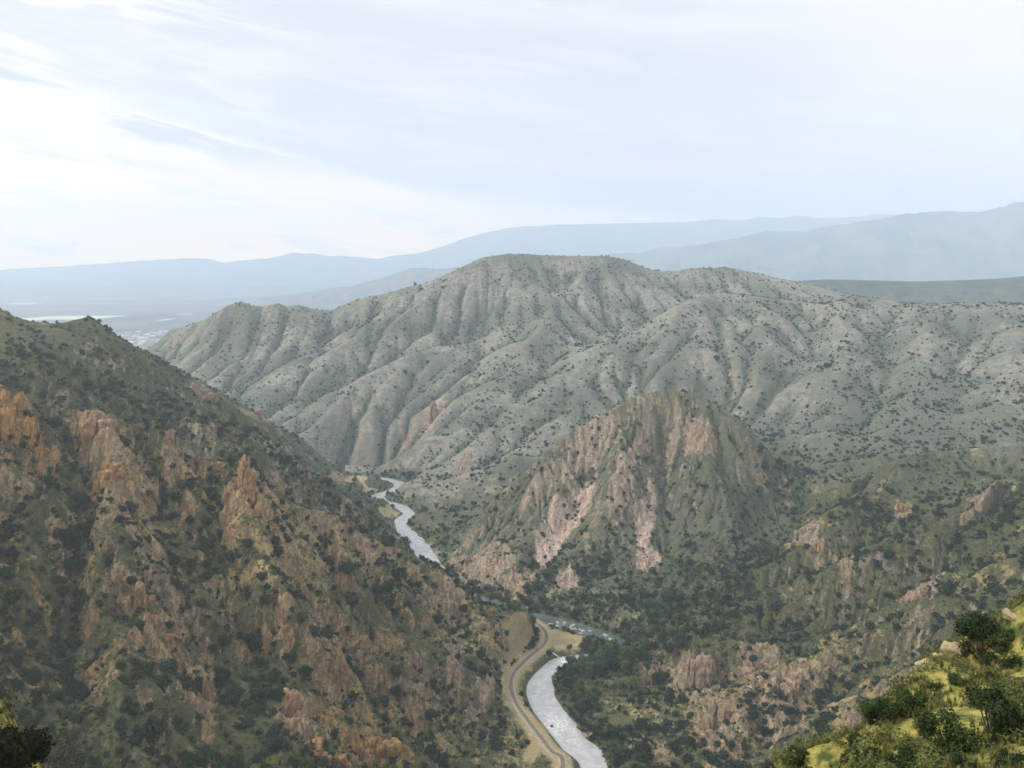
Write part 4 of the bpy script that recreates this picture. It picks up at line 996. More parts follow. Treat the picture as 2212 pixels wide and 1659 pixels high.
mountain_range('mesa', [(-500, 622, 12062), (0, 621, 12062), (200, 621, 12062), (300, 613, 12062), (420, 614, 12062), (600, 618, 12062), (800, 612, 12062)], 1100, 400, -45., 26., 19, 'pale blue mesa on the plain behind the dark mesa', M_RANGE, .6)
mountain_range('mesa', [(-500, 606, 13708), (0, 607, 13708), (250, 605, 13708), (400, 599, 13708), (700, 597, 13708), (900, 596, 13708)], 900, 300, -45., 26., 23, 'faint level mesa at the foot of the farthest range', M_RANGE, .6)

# the small town at the canyon mouth
M_TOWN = plain_mat('town_walls', (.55, .53, .50), .8, (.42, .40, .38), .01); M_TROOF = plain_mat('town_roofs', (.55, .54, .53), .7, (.28, .26, .25), .01)
def house_mesh(w_, d_, h_, pitch):
    V = np.array([(-w_, -d_, -4), (w_, -d_, -4), (w_, d_, -4), (-w_, d_, -4), (-w_, -d_, h_), (w_, -d_, h_), (w_, d_, h_), (-w_, d_, h_), (-w_, 0, h_ + pitch), (w_, 0, h_ + pitch)], float)
    me = mesh_np('town_building', V, [np.array([(0, 1, 5, 4), (2, 3, 7, 6), (4, 5, 9, 8), (6, 7, 8, 9)]), np.array([(1, 2, 6, 5)]), np.array([(3, 0, 4, 7)]), np.array([(5, 6, 9), (7, 4, 8)])], M_TOWN, False)
    me.materials.append(M_TROOF); me.polygons[2].material_index = 1; me.polygons[3].material_index = 1
    return me
hm = [house_mesh(9, 6, 5, 3), house_mesh(16, 9, 6, 3.5), house_mesh(28, 14, 8, 2), house_mesh(7, 7, 5, 3)]
def pgz(x, y):
    a_ = math.atan2(x, y); b_ = math.log(math.hypot(x, y))
    return float(bil(PZ_, np.array([(a_ - pa[0]) / (pa[-1] - pa[0]) * (len(pa) - 1)]), np.array([(b_ - pb[0]) / (pb[-1] - pb[0]) * (len(pb) - 1)]))[0])
for i in range(90):
    v = 703 + 42 * RNG.random() ** .8; u = RNG.uniform(235 + (v - 705) * .9, 395 - (v - 705) * .9)
    c = PZ(u, v, -38.); z_ = pgz(c[0], c[1])
    if math.hypot(c[0], c[1]) < 3150 or math.hypot(c[0], c[1]) > 5200: continue
    o = obj('town_building', hm[int(RNG.choice([0, 0, 1, 1, 1, 2, 3]))], None, (c[0], c[1], z_)); o.rotation_euler = (0, 0, RNG.choice([.2, .2 + pi / 2]))
    tag(o, 'tiny pale building of the town on the plain beyond the canyon mouth', 'building', 'town buildings on the plain')

# ------------------------------------------------------------------ air
me = mesh_np('haze', BOX * np.array((14500., 8900., 520.)) + np.array((0., 8400., 0.)), BOXF, None, False)
HAZE_BOTTOM = -75.; HAZE_TOP = 1580.
vz = np.where(BOX[:, 2] < 0, HAZE_BOTTOM, HAZE_TOP); co = BOX * np.array((14500., 8900., 1.)) + np.array((0., 8400., 0.)); co[:, 2] = vz
me.vertices.foreach_set('co', co.astype(np.float32).ravel()); me.update()
hz = bpy.data.materials.new('haze_air'); hz.use_nodes = True; hz.node_tree.nodes.clear()
nt = NT(hz.node_tree)
pv = nt.node('ShaderNodeVolumePrincipled'); pv.inputs['Color'].default_value = (.70, .845, 1., 1); pv.inputs['Density'].default_value = 1.22e-4
pv.inputs['Density Attribute'].default_value = ''; pv.inputs['Anisotropy'].default_value = .1
ou = nt.node('ShaderNodeOutputMaterial'); nt.l.new(pv.outputs[0], ou.inputs['Volume'])
me.materials.append(hz)
o = obj('haze', me); tag(o, None, None, None, 'stuff')
# ------------------------------------------------------------------ vegetation
def leaf_cloud(lobes, n, size, seed, droop=.0, shell=.55):
    """n small quads spread through the volume of several ellipsoid lobes"""
    r = np.random.default_rng(seed)
    vol = np.array([l[3] * l[4] * l[5] for l in lobes]); ch = r.choice(len(lobes), n, p=vol / vol.sum())
    L = np.array(lobes)[ch]
    d = r.normal(size=(n, 3)); d /= np.linalg.norm(d, axis=1)[:, None]
    rad = shell + (1 - shell) * r.random(n) ** .7
    rad *= 1 + .22 * r.normal(size=n) * .6
    c = L[:, :3] + d * rad[:, None] * L[:, 3:6]
    nrm = d * .8 + r.normal(size=(n, 3)) * .55 + (0, 0, .25); nrm /= np.linalg.norm(nrm, axis=1)[:, None]
    a = np.cross(nrm, r.normal(size=(n, 3))); a /= np.linalg.norm(a, axis=1)[:, None]; b_ = np.cross(nrm, a)
    s = size * r.uniform(.6, 1.35, n)[:, None]; k = r.uniform(.5, .9, n)[:, None]
    V = np.stack([c - a * s - b_ * s * k * .6, c + a * s * .5 - b_ * s * k, c + a * s + b_ * s * k * .6, c - a * s * .4 + b_ * s * k], 1).reshape(-1, 3)
    return V, np.arange(4 * n).reshape(n, 4)
def lumpy(seed, sub=1, amt=.35):
    V, F = ICO[sub]; r = np.random.default_rng(seed)
    V = V * (1 + amt * r.uniform(-1, 1, len(V)))[:, None] * np.array((1., 1., .8)); return V, F
def jun_lobes(seed):
    r = np.random.default_rng(seed); out = [(0, 0, .62, .72, .72, .62)]
    for k in range(6):
        t = r.uniform(0, 2 * pi); q = r.uniform(.35, .72)
        out.append((q * cos(t), q * sin(t), r.uniform(.3, 1.05), r.uniform(.26, .46), r.uniform(.26, .46), r.uniform(.24, .42)))
    return out
# unit-size crowns: about 1 m in radius, 1.4 m high; scaled to the shrub
JV = 7
jun_near = [mesh_np('crown', *leaf_cloud(jun_lobes(k), 520, .105, k), M_JUN, False) for k in range(JV)]
jun_tr = []
for k in range(3):
    r = np.random.default_rng(900 + k); parts = [tube((0, 0, -.35), (.04, .02, .55), .10, .06, 7)]
    for j in range(4):
        t = r.uniform(0, 6.28); parts.append(tube((.01, 0, r.uniform(-.05, .3)), (.5 * cos(t), .5 * sin(t), r.uniform(.5, .85)), .055, .02, 5))
    jun_tr.append(mesh_np('trunk', *join_parts(parts), M_BARK))

def candidates(n, r0, r1, seed, amax=.70):
    """points scattered evenly over the ground (by area) within the wedge in front of the viewpoint"""
    r = np.random.default_rng(seed)
    rr_ = np.sqrt(r.uniform(r0 ** 2, r1 ** 2, n)); a = r.uniform(-amax, amax, n)
    x, y = rr_ * np.sin(a), rr_ * np.cos(a); return x, y, gz(x, y), rr_, r
LAP = None
from math import inf
def concavity():
    zz = ZZ; k = 9
    c = np.cumsum(np.cumsum(np.pad(zz, ((k + 1, k), (k + 1, k)), mode='edge'), 0), 1); w_ = 2 * k + 1
    m = (c[w_:, w_:] - c[:-w_, w_:] - c[w_:, :-w_] + c[:-w_, :-w_]) / w_ ** 2
    return (m - zz) / (RR * .010)
CONC = concavity()
def density(x, y, dirn=True):
    n_ = .8 * fbm(x / 70., y / 70., 3, 501) + .75 * fbm(x / 19., y / 19., 3, 502); c = bilF(CONC, x, y)
    gxx = gz(x + 6, y) - gz(x - 6, y)                       # slopes facing right carry more shrubs
    d = .44 + 1.15 * n_ + np.clip(c * 1.3, -.3, .7) + np.clip(-gxx / 12 * .22, -.15, .3)
    rk = bilF(rock, x, y); d -= .55 * smooth01((rk - .45) / .3)
    d -= 1.2 * smooth01((bilF(sand, x, y) - .25) / .2)
    rdx = field('RD', x, y); d += .6 * ((rdx < 11) & (y < 1200)); d = np.where(rdx < 1.5, -1, d); d = np.where((field('TD', x, y) < 6) & (y < 800), -1, d)
    d = d + .14 * (in_poly(x, y, right_poly) & (y < 800))
    return d + .42 * bilF(green, x, y)

# junipers everywhere on the slopes; spacing opens out on the big mountain
xs, ys, zs, rs, rg = [], [], [], [], []
for n_, r0, r1, seed, base in ((46000, 120, 800, 71, .0), (160000, 800, 2250, 72, .04)):
    x, y, z, r_, r = candidates(n_, r0, r1, seed)
    d = density(x, y) - base
    k = r.random(n_) < np.clip(d, 0, 1) * (.75 if r1 <= 800 else .62)
    xs.append(x[k]); ys.append(y[k]); zs.append(z[k]); rs.append(r_[k])
jx, jy, jz, jr = map(np.concatenate, (xs, ys, zs, rs))
jrad = RNG.gamma(3., .62, len(jx)) * np.where(jr < 800, .86, np.interp(jr, [800, 1800], [.70, .60])) + .45
uu, vv, dep = project(jx, jy, jz + jrad * .6)
inf_ = (uu > -60) & (uu < 2272) & (vv < 1719) & (vv > 300)
vis = np.zeros(len(jx), bool); ii = np.nonzero(inf_)[0]; vis[ii] = visible(jx[ii], jy[ii], jz[ii] + jrad[ii] * 1.1)
inner = vis & (uu > 5) & (uu < 2207) & (vv < 1650)
app = np.where(inner, jrad / dep, 0)
order = np.argsort(-app)[:300]
single = np.zeros(len(jx), bool); single[order] = True
single &= inner
print('junipers', len(jx), 'visible', int(vis.sum()), round(time.time() - T0, 1))
def place_of(u, v, y, x):
    if in_poly(np.array([x]), np.array([y]), dome_poly)[0]: return 'dark juniper on the domed rocky hill', 'junipers on the domed hill'
    if in_poly(np.array([x]), np.array([y]), left_poly)[0]:
        if v > 1450: return 'dark juniper low on the left canyon wall near the bottom edge', 'junipers low on the left wall'
        if u < 420: return 'dark juniper on the green left wall below the orange crags', 'junipers below the orange crags'
        return 'dark juniper on the tan left wall above the railway', 'junipers above the railway'
    if v > 1450: return 'dark juniper on the pink crags by the right river bank', 'junipers by the right river bank'
    return 'dark juniper on the right canyon side below the grassy rim', 'junipers on the right canyon side'
for q, i in enumerate(np.nonzero(single)[0]):
    e = empty('juniper', (jx[i], jy[i], jz[i] - .1), RNG.uniform(0, 6.28), jrad[i])
    lab, grp = place_of(uu[i], vv[i], jy[i], jx[i]); tag(e, lab, 'juniper', grp)
    obj('crown', jun_near[q % JV], e); obj('trunk', jun_tr[q % 3], e)

def merged(name, protos, x, y, z, s, mat, seed, sz=1.):
    r = np.random.default_rng(seed); Vs, Fs = [], []; k0 = 0
    which = r.integers(0, len(protos), len(x)); th = r.uniform(0, 6.28, len(x))
    for p, (V, F) in enumerate(protos):
        k = np.nonzero(which == p)[0]
        if not len(k): continue
        c, s_ = np.cos(th[k])[:, None], np.sin(th[k])[:, None]; S = s[k][:, None]
        W = np.stack([(V[None, :, 0] * c - V[None, :, 1] * s_) * S + x[k][:, None], (V[None, :, 0] * s_ + V[None, :, 1] * c) * S + y[k][:, None],
                      V[None, :, 2] * S * sz + z[k][:, None]], -1)
        Vs.append(W.reshape(-1, 3)); Fs.append((F[None] + (np.arange(len(k)) * len(V))[:, None, None] + k0).reshape(-1, F.shape[1])); k0 += W.shape[0] * W.shape[1]
    return obj(name, mesh_np(name, np.vstack(Vs), [np.vstack(Fs)] if len({f.shape[1] for f in Fs}) == 1 else Fs, mat, False))
rest = ~single
nearm = rest & (jr < 1000); farm = rest & (jr >= 1000)
mid_protos = [leaf_cloud(jun_lobes(30 + k), 110, .20, 30 + k) for k in range(8)]
far_protos = [leaf_cloud(jun_lobes(50 + k), 34, .36, 50 + k) for k in range(8)]
olive = (RNG.random(len(jx)) < .38) & rest & ~single
nearm &= ~olive; farm &= ~olive
M_OLIVE = leaf_material('olive_shrub_foliage', (.045, .06, .024), (.125, .135, .055))
o = merged('shrub_scatter', [leaf_cloud(jun_lobes(80 + k), 44, .32, 80 + k) for k in range(8)], jx[olive], jy[olive], jz[olive] - .15, jrad[olive] * .8, M_OLIVE, 9); tag(o, 'paler olive shrubs scattered between the junipers', None, None, 'stuff')
o = merged('juniper_scatter', mid_protos, jx[nearm], jy[nearm], jz[nearm] - .1, jrad[nearm], M_JUN, 1); tag(o, 'smaller dark junipers dotting the canyon slopes', None, None, 'stuff')
o = merged('juniper_scatter', far_protos, jx[farm], jy[farm], jz[farm] - .2, jrad[farm], M_JUN, 2); tag(o, 'far dark junipers dotting the mountain slopes', None, None, 'stuff')

# low sage and scrub between the junipers
sx, sy, sz_, sr, r = candidates(150000, 120, 780, 81, .66)
d = .55 + .9 * fbm(sx / 28., sy / 28., 3, 511) + .35 * bilF(green, sx, sy) - .75 * smooth01((bilF(rock, sx, sy) - .4) / .3) - 1.1 * smooth01((bilF(sand, sx, sy) - .3) / .3)
k = (r.random(len(sx)) < np.clip(d, 0, 1) * .72) & (field('RD', sx, sy) > 1) & ~((field('TD', sx, sy) < 5.5) & (sy < 800))
u_, v_, d_ = project(sx, sy, sz_); k &= (u_ > -80) & (u_ < 2290) & (v_ < 1740)
sx, sy, sz_ = sx[k], sy[k], sz_[k]
scr = [leaf_cloud([(0, 0, .35, .8, .8, .5)], 14, .42, 200 + q) for q in range(8)]
o = merged('scrub', scr, sx, sy, sz_ - .05, RNG.uniform(.35, 1.15, len(sx)), M_SCRUB, 3); tag(o, 'low grey green scrub covering the near slopes', None, None, 'stuff')
print('scrub', len(sx), round(time.time() - T0, 1))

# riverside trees: trunk, limbs and crown of leaf clumps
def tree_lobes(seed):
    r = np.random.default_rng(seed); out = [(0, 0, 4.6, 1.7, 1.7, 1.9)]
    for k in range(8):
        t = r.uniform(0, 6.28); q = r.uniform(.7, 1.9); out.append((q * cos(t), q * sin(t), r.uniform(2.4, 6.2), r.uniform(.8, 1.35), r.uniform(.8, 1.35), r.uniform(.7, 1.2)))
    return out
cot_crown, cot_trunk = [], []
for k in range(5):
    lb = tree_lobes(700 + k); cot_crown.append(mesh_np('crown', *leaf_cloud(lb, 620, .30, 700 + k), M_COT, False))
    parts = [tube((0, 0, -.8), (.1, .05, 2.6), .24, .17, 8), tube((.1, .05, 2.5), (0, 0, 5.2), .17, .06, 7)]
    for l in lb[1:6]: parts.append(tube((.07, .03, 1.6 + .3 * (l[2] % 1)), (l[0] * .8, l[1] * .8, l[2]), .10, .03, 5))
    cot_trunk.append(mesh_np('trunk', *join_parts(parts), M_BARK))
TREE_PX = [  # u range, v range, count, scale, label, group
    (1000, 1140, 1268, 1322, 16, .85, 'dark riverside tree by the shaded bend under the brown scree', 'trees under the brown scree'),
    (1120, 1330, 1296, 1345, 42, .95, 'dark riverside tree in the belt along the far side of the rapids', 'trees along the rapids'),
    (1340, 1490, 1290, 1385, 56, 1., 'dark tree in the grove at the mouth of the side valley', 'trees at the side valley mouth'),
    (1470, 1620, 1222, 1300, 32, .95, 'dark tree in the strip running up the side valley', 'trees up the side valley'),
    (1160, 1200, 1190, 1275, 14, .8, 'dark tree in the gully right of the brown scree', 'trees in the gully by the scree'),
    (1205, 1260, 1440, 1520, 18, .9, 'green tree crowding the right bank of the pale pool', 'trees on the right bank of the pool'),
    (1228, 1400, 1404, 1462, 64, 1.25, 'dark tree on the right bank beside the white water', 'trees beside the white water'),
    (1290, 1350, 1590, 1650, 12, .8, 'bright green tree on the right bank at the bottom of the view', 'trees on the lower right bank'),
    (870, 990, 1110, 1190, 26, .8, 'green tree on the grassy right bank of the upper river', 'trees on the upper right bank'),
    (820, 890, 1022, 1042, 14, 1., 'green tree in the clump where the river comes into view', 'trees where the river appears'),
    (830, 872, 1066, 1082, 10, .8, 'green tree on the small point inside the upper bend', 'trees on the upper point'),
    (1635, 1740, 950, 1120, 46, 1., 'dark tree in the shaded hollow right of the domed hill', 'trees in the hollow by the dome')]
TV = 0
for u0, u1, v0, v1, cnt, sc, lab, grp in TREE_PX:
    tries = 0; got = 0
    while got < cnt and tries < cnt * 8:
        tries += 1; c = hit(RNG.uniform(u0, u1), RNG.uniform(v0, v1))
        if c is None or c[1] > 1500: continue
        if field('RD', c[:1], c[1:2])[0] < 2. or (field('TD', c[:1], c[1:2])[0] < 7 and c[1] < 800): continue
        if bilF(sand, c[:1], c[1:2])[0] > .4 and v0 > 1280: continue
        if c[2] > 60 and v0 > 1260: continue
        e = empty('cottonwood', (c[0], c[1], gz(c[:1], c[1:2])[0]), RNG.uniform(0, 6.28), sc * RNG.uniform(.75, 1.5)); tag(e, lab, 'tree', grp)
        obj('crown', cot_crown[TV % 5], e); obj('trunk', cot_trunk[TV % 5], e); TV += 1; got += 1
print('trees', TV, round(time.time() - T0, 1))

# bushes on the rim close to the viewpoint
def rim_bush(u, v, wpx, lab, seed, tall=1., mat=M_BUSH, n=2600, sink=.12):
    c = hit(u, v)
    if c is None: return
    r_ = wpx / FPX * np.hypot(c[0], c[1]) * .66
    e = empty('bush', tuple(c - np.array([0, 0, sink * r_])), seed * 1.3, r_); tag(e, lab, 'bush')
    r = np.random.default_rng(seed); lb = []
    for k in range(11):
        t = r.uniform(0, 6.28); q = r.uniform(.1, .72); lb.append((q * cos(t), q * sin(t), r.uniform(.12, 1.2) * tall * (1 - .35 * q), r.uniform(.2, .4), r.uniform(.2, .4), r.uniform(.2, .38)))
    obj('leaves', mesh_np('leaves', *leaf_cloud(lb, int(n * 1.8), .040, seed, shell=.3), mat, False), e)
    parts = []
    for l in lb: parts.append(tube((l[0] * .12, l[1] * .12, -.1), (l[0] * .9, l[1] * .9, l[2]), .035, .01, 5))
    obj('branches', mesh_np('branches', *join_parts(parts), M_BARK), e)
rim_bush(2118, 1412, 90, 'tall dark green bush on the rim beside the pale rock ledge', 1, 1.25)
rim_bush(1955, 1542, 82, 'rounded green bush at the rim edge, right one of a touching pair', 2)
rim_bush(1892, 1562, 66, 'rounded green bush at the rim edge, left one of a touching pair', 3, 1.3)
rim_bush(1780, 1592, 46, 'small green bush just below the rim edge left of the pair', 4)
rim_bush(2056, 1618, 105, 'dark green bush in the grass in front of the rim, left of the two largest', 5, 1.1)
rim_bush(2150, 1600, 120, 'largest dark green bush in the grass near the right edge', 6, 1.2)
rim_bush(2212, 1580, 60, 'dark bush cut by the right edge of the view', 7, 1.6)
rim_bush(1720, 1650, 60, 'bright green low bush at the bottom edge of the grassy slope', 8, .7)
rim_bush(1835, 1640, 40, 'small round bush low in the grass at the bottom edge', 9, .8)
rim_bush(1960, 1655, 70, 'low spreading bush at the bottom edge under the largest bushes', 10, .7)
rim_bush(2170, 1400, 60, 'low dark bush on the rim behind the pale rock ledge', 11, .7)
for q, (u_, v_, w_, lab_) in enumerate([(1905, 1640, 54, 'low rounded bush at the bottom edge left of the small round bush'), (2010, 1490, 44, 'low rounded bush right of the touching pair'), (2080, 1478, 50, 'low rounded bush between the tall bush and the largest bushes'), (2140, 1470, 40, 'small rounded bush below the tall bush'),
                                       (2190, 1440, 56, 'rounded bush by the right edge below the pale slab'), (1850, 1600, 40, 'small rounded bush under the touching pair'), (2100, 1660, 60, 'low bush at the bottom edge below the largest bush'), (2200, 1655, 70, 'dark low bush in the bottom right corner'), (1670, 1668, 40, 'tiny bush at the foot of the grassy slope')]):
    rim_bush(u_, v_, w_, lab_, 60 + q, .6, M_BUSH, 1500, .25)
M_KNOB = leaf_material('knob_bush_leaves', (.05, .075, .012), (.17, .18, .03), .5)
for q, (u_, v_, w_) in enumerate([(665, 1652, 34), (700, 1618, 40), (735, 1598, 46), (770, 1590, 36), (820, 1578, 40), (860, 1572, 34), (720, 1640, 30), (800, 1612, 28), (880, 1596, 30), (640, 1640, 40), (905, 1655, 34), (770, 1560, 30), (590, 1650, 44), (690, 1585, 30)]):
    c_ = hit(u_, v_)
    if c_ is not None and c_[1] < 420:
        rim_bush(u_, v_, w_ * .8, 'yellow green bush among the orange rocks of the near knob', 120 + q, .8, M_KNOB, 700, .2)
        list(COL.objects)[-1].parent['group'] = 'bushes on the near knob'
M_BUSHD = leaf_material('dark_bush_leaves', (.014, .022, .008), (.055, .065, .018), 1.4)  # slightly darker, duller leaf green for the bottom left bushes
rim_bush(15, 1650, 150, 'large dark bush in the bottom left corner', 21, 1., M_BUSHD, 6000, .6)
rim_bush(125, 1668, 105, 'dark bush with yellow green tips near the bottom left corner', 22, 1., M_BUSHD, 4000, .5)
rim_bush(-40, 1560, 100, 'dark bush cut by the left edge of the view', 23, 1.1, M_BUSHD, 4000, .5)

# grass tufts on the rim
def tuft(seed):
    r = np.random.default_rng(seed); V, F = [], []
    for k in range(16):
        t = r.uniform(0, 6.28); b0 = r.normal(0, .05, 2); h = r.uniform(.25, .6); lean = r.uniform(.05, .3)
        d = np.array([cos(t), sin(t)]); s = np.array([-d[1], d[0]]) * .018
        p0 = np.r_[b0, -.03]; p1 = np.r_[b0 + d * lean * .4, h * .6]; p2 = np.r_[b0 + d * lean, h]
        k0 = len(V); S = np.r_[s, 0]
        V += [p0 - S, p0 + S, p1 + S * .8, p1 - S * .8, p2 + S * .15, p2 - S * .15]; F += [(k0, k0 + 1, k0 + 2, k0 + 3), (k0 + 3, k0 + 2, k0 + 4, k0 + 5)]
    return np.array(V), np.array(F)
M_GRASS = leaf_material('dry_rim_grass', (.075, .092, .028), (.25, .215, .07), .5)
gx_, gy_, gzz, gr, r = candidates(75000, 9, 105, 91, .78)
u_, v_, d_ = project(gx_, gy_, gzz)
k = (u_ > -300) & (u_ < 2700) & (v_ < 2200) & (gr < 30 + 70 * r.random(len(gr))) & (fbm(gx_ / 3., gy_ / 3., 3, 95) > -.12)
o = merged('grass', [tuft(q) for q in range(8)], gx_[k], gy_[k], gzz[k], r.uniform(.4, .9, int(k.sum())), M_GRASS, 5); tag(o, 'dry yellow grass on the rim in the bottom right corner', None, None, 'stuff')
gx_, gy_, gzz, gr, r = candidates(11000, 10, 105, 92, .78)
u_, v_, d_ = project(gx_, gy_, gzz); k = (u_ > -300) & (u_ < 2700) & (v_ < 2200) & (fbm(gx_ / 6., gy_ / 6., 3, 96) > -.05)
o = merged('low_scrub', [leaf_cloud([(0, 0, .3, .55, .55, .35)], 90, .07, 300 + q) for q in range(6)], gx_[k], gy_[k], gzz[k], r.uniform(.4, 1.25, int(k.sum())), leaf_material('rim_scrub_leaves', (.06, .075, .022), (.19, .19, .06), .8), 6); tag(o, 'low green scrub among the rim grass', None, None, 'stuff')

# ------------------------------------------------------------------ crags standing out of the slopes
def crag_material():
    m, nt, b = new_mat('crag_rock')
    pos = nt.node('ShaderNodeNewGeometry').outputs['Position']
    oi = nt.node('ShaderNodeObjectInfo'); tone = nt.node('ShaderNodeAttribute', attribute_type='OBJECT', attribute_name='warmth').outputs['Fac']
    st = nt.noise(nt.mapping(pos, (radians(8), radians(12), radians(-35)), (.5, .2, .2)), 1., 6., .68, .7); n = nt.noise(pos, .35, 7., .68)
    c1 = nt.mix(nt.step(st, .34, .66), (.135, .095, .07), (.36, .265, .195)); c2 = nt.mix(nt.step(st, .34, .66), (.16, .082, .03), (.46, .25, .085))
    col = nt.mix(tone, c1, c2)
    col = nt.mix(nt.math('MULTIPLY', nt.step(n, .50, .66), .7), col, (.13, .105, .075))
    col = nt.mix(nt.math('MULTIPLY', nt.step(nt.noise(pos, .16, 5.), .56, .66), .6), col, (.12, .125, .07))
    nt.l.new(col, b.inputs['Base Color'])
    nt.l.new(nt.node('ShaderNodeBump', {'Height': nt.math('ADD', st, nt.math('MULTIPLY', n, .6)), 'Strength': .9, 'Distance': 1.6}).outputs[0], b.inputs['Normal'])
    return m
M_CRAG = crag_material()
def crag(u, v, wpx, hpx, warmth, lab, seed, n=7):
    c = hit(u, v)
    if c is None: print('no crag', u, v); return
    dist = np.linalg.norm(c - np.array([0, 0, CAMZ])); W = wpx / FPX * dist * .56; H = hpx / FPX * dist * .72
    r = np.random.default_rng(seed); parts = []
    for k in range(n):
        x = r.uniform(-.8, .8) * W; y = r.uniform(-.5, .7) * W * .8; q = 1 - (x / W) ** 2 * .5
        zz_ = gz(c[0] + x, c[1] + y) - c[2]; zz_ = float(np.clip(zz_, -.5 * H, .5 * H))
        sx_ = W * r.uniform(.22, .42); h_ = H * r.uniform(.45, 1.) * q
        V, F = rock_lump((sx_, sx_ * r.uniform(.6, 1.), h_), seed * 13 + k, 4, .42, .6)
        V = V + np.array([V[:, 2] * r.uniform(-.15, .15), V[:, 2] * .1, V[:, 2] * 0]).T
        parts.append((V + np.array([x, y, zz_ - .15 * h_]), F))
    V, F = join_parts(parts)
    o = obj('rock_crag', mesh_np('rock_crag', V, F, M_CRAG), None, tuple(c)); tag(o, lab, 'rock crag'); o['warmth'] = float(warmth)
for a in [
    (30, 905, 70, 70, .95, 'orange rock crag at the left edge, topmost of the left wall'),
    (98, 1010, 30, 90, .85, 'slanting orange rock fin below the topmost crag at the left edge'),
    (205, 915, 70, 40, .35, 'rounded pale crag left of the green capped crag'),
    (225, 1035, 60, 40, .7, 'bright orange outcrop below the rounded pale crag'),
    (372, 960, 30, 60, .3, 'pinkish cliff on the right side of the green capped crag'),
    (525, 1040, 60, 90, .6, 'tall fissured tan crag at the end of the row of crags'),
    (322, 1055, 34, 26, .4, 'small pinkish outcrop between the bright outcrop and the tall fissured crag'),
    (405, 1095, 26, 40, .5, 'narrow tan outcrop left below the tall fissured crag'),
    (724, 1460, 44, 66, .5, 'smooth pink orange crag low on the left wall'),
    (622, 1375, 24, 26, .6, 'small salmon coloured knob above the smooth pink crag'),
    (830, 1610, 70, 40, .9, 'orange pinnacle on the near knob at the bottom edge'),
    (700, 1635, 80, 34, .9, 'orange ledge on the near knob at the bottom edge'),
    (640, 1530, 50, 60, .5, 'brown orange cliff above the near knob'),
    (450, 1500, 30, 70, .4, 'tall narrow tan rib low on the left wall'),
    (300, 1290, 50, 50, .5, 'jumbled tan blocks in the middle of the left wall'),
    (350, 1370, 40, 50, .5, 'broken tan ledge under the jumbled blocks'),
    (566, 906, 40, 26, .1, 'pinkish knob on the shaded left ridge'),
    (450, 850, 40, 20, .1, 'pale outcrop high on the shaded left ridge'),
    (1512, 1465, 54, 80, .1, 'large pink crag above the right river bank'),
    (1545, 1560, 60, 44, .15, 'pink ledge below the large crag on the right bank'),
    (1640, 1440, 60, 36, .15, 'tan outcrop right of the large pink crag'),
    (1710, 1490, 70, 36, .2, 'pink brown ledge near the bottom right, above the grass'),
    (1950, 1108, 24, 36, .45, 'small red outcrop on the right hand spur'),
    (1770, 1182, 22, 18, .5, 'small red knob at the foot of the right hand spur'),
    (1745, 1150, 46, 20, .1, 'pale grey outcrop along the crest of the right hand spur'),
    (1990, 1290, 60, 36, .2, 'tan outcrop on the right slope below the saddle'),
    (1005, 1222, 40, 26, .2, 'pinkish cliff where the domed hill meets the river'),
    (1400, 1440, 40, 30, .2, 'tan outcrop above the trees on the right bank'),
    (940, 905, 26, 50, .1, 'pinkish cliff on the mountain above the upper river')]:
    crag(*a, seed=int(a[0]))
# pale boulders bedded along the rim
M_LEDGE = plain_mat('rim_rock', (.40, .32, .19), .9, (.20, .17, .09), 1.6)
for q, (u, v, wpx, lab) in enumerate([(2062, 1402, 46, 'pale sandy boulder on the rim edge left of the tall bush'), (2028, 1424, 30, 'low pale rock on the rim edge between the tall bush and the touching pair'), (1998, 1440, 40, 'broad pale rock at the rim edge above the touching bushes'),
                                      (2185, 1330, 34, 'pale sandy slab at the top of the rim near the right edge'), (1962, 1474, 22, 'small pale rock just above the touching bushes'), (2200, 1480, 36, 'pale rock half buried in the grass by the right edge')]):
    c = hit(u, v)
    if c is None: continue
    W = wpx / FPX * np.hypot(c[0], c[1]) * .5
    V, F = rock_lump((W * 1.1, W * .8, W * .42), 310 + q, 4, .4, .45)
    o = obj('rim_boulder', mesh_np('rim_boulder', V, F, M_LEDGE), None, tuple(c)); tag(o, lab, 'boulder'); o.rotation_euler = (.15, -.3, .4 * q)
print('vegetation', round(time.time() - T0, 1))
# ------------------------------------------------------------------ sky, sun, camera
SUN_EL, SUN_AZ = 40., -96.                                     # degrees; azimuth measured from straight ahead, + to the right
w = bpy.data.worlds.new("World"); scene.world = w; w.use_nodes = True
nt = NT(w.node_tree); bg = w.node_tree.nodes['Background']
sky = nt.node('ShaderNodeTexSky', sky_type='NISHITA'); sky.sun_disc = False
sky.sun_elevation = radians(SUN_EL); sky.sun_rotation = radians(SUN_AZ)
dirv = nt.node('ShaderNodeTexCoord').outputs['Generated']
sep = nt.node('ShaderNodeSeparateXYZ', {0: dirv}).outputs
az = nt.math('ARCTAN2', sep[0], sep[1])
hyp = nt.math('SQRT', nt.math('ADD', nt.math('MULTIPLY', sep[0], sep[0]), nt.math('MULTIPLY', sep[1], sep[1])))
el = nt.math('DIVIDE', sep[2], nt.math('MAXIMUM', hyp, .05))
cv = nt.node('ShaderNodeCombineXYZ', {0: nt.math('MULTIPLY', az, 2.2), 1: nt.math('MULTIPLY', nt.math('ADD', el, nt.math('MULTIPLY', az, .12)), 13.), 2: 1.7}).outputs[0]
n1 = nt.noise(cv, 1.1, 6., .55, .5); n2 = nt.noise(cv, 2.6, 5., .6, .3); n3 = nt.noise(nt.mapping(cv, (0, 0, 0), (1, 1, 1), (4.2, 8.1, 3.)), .55, 3.)
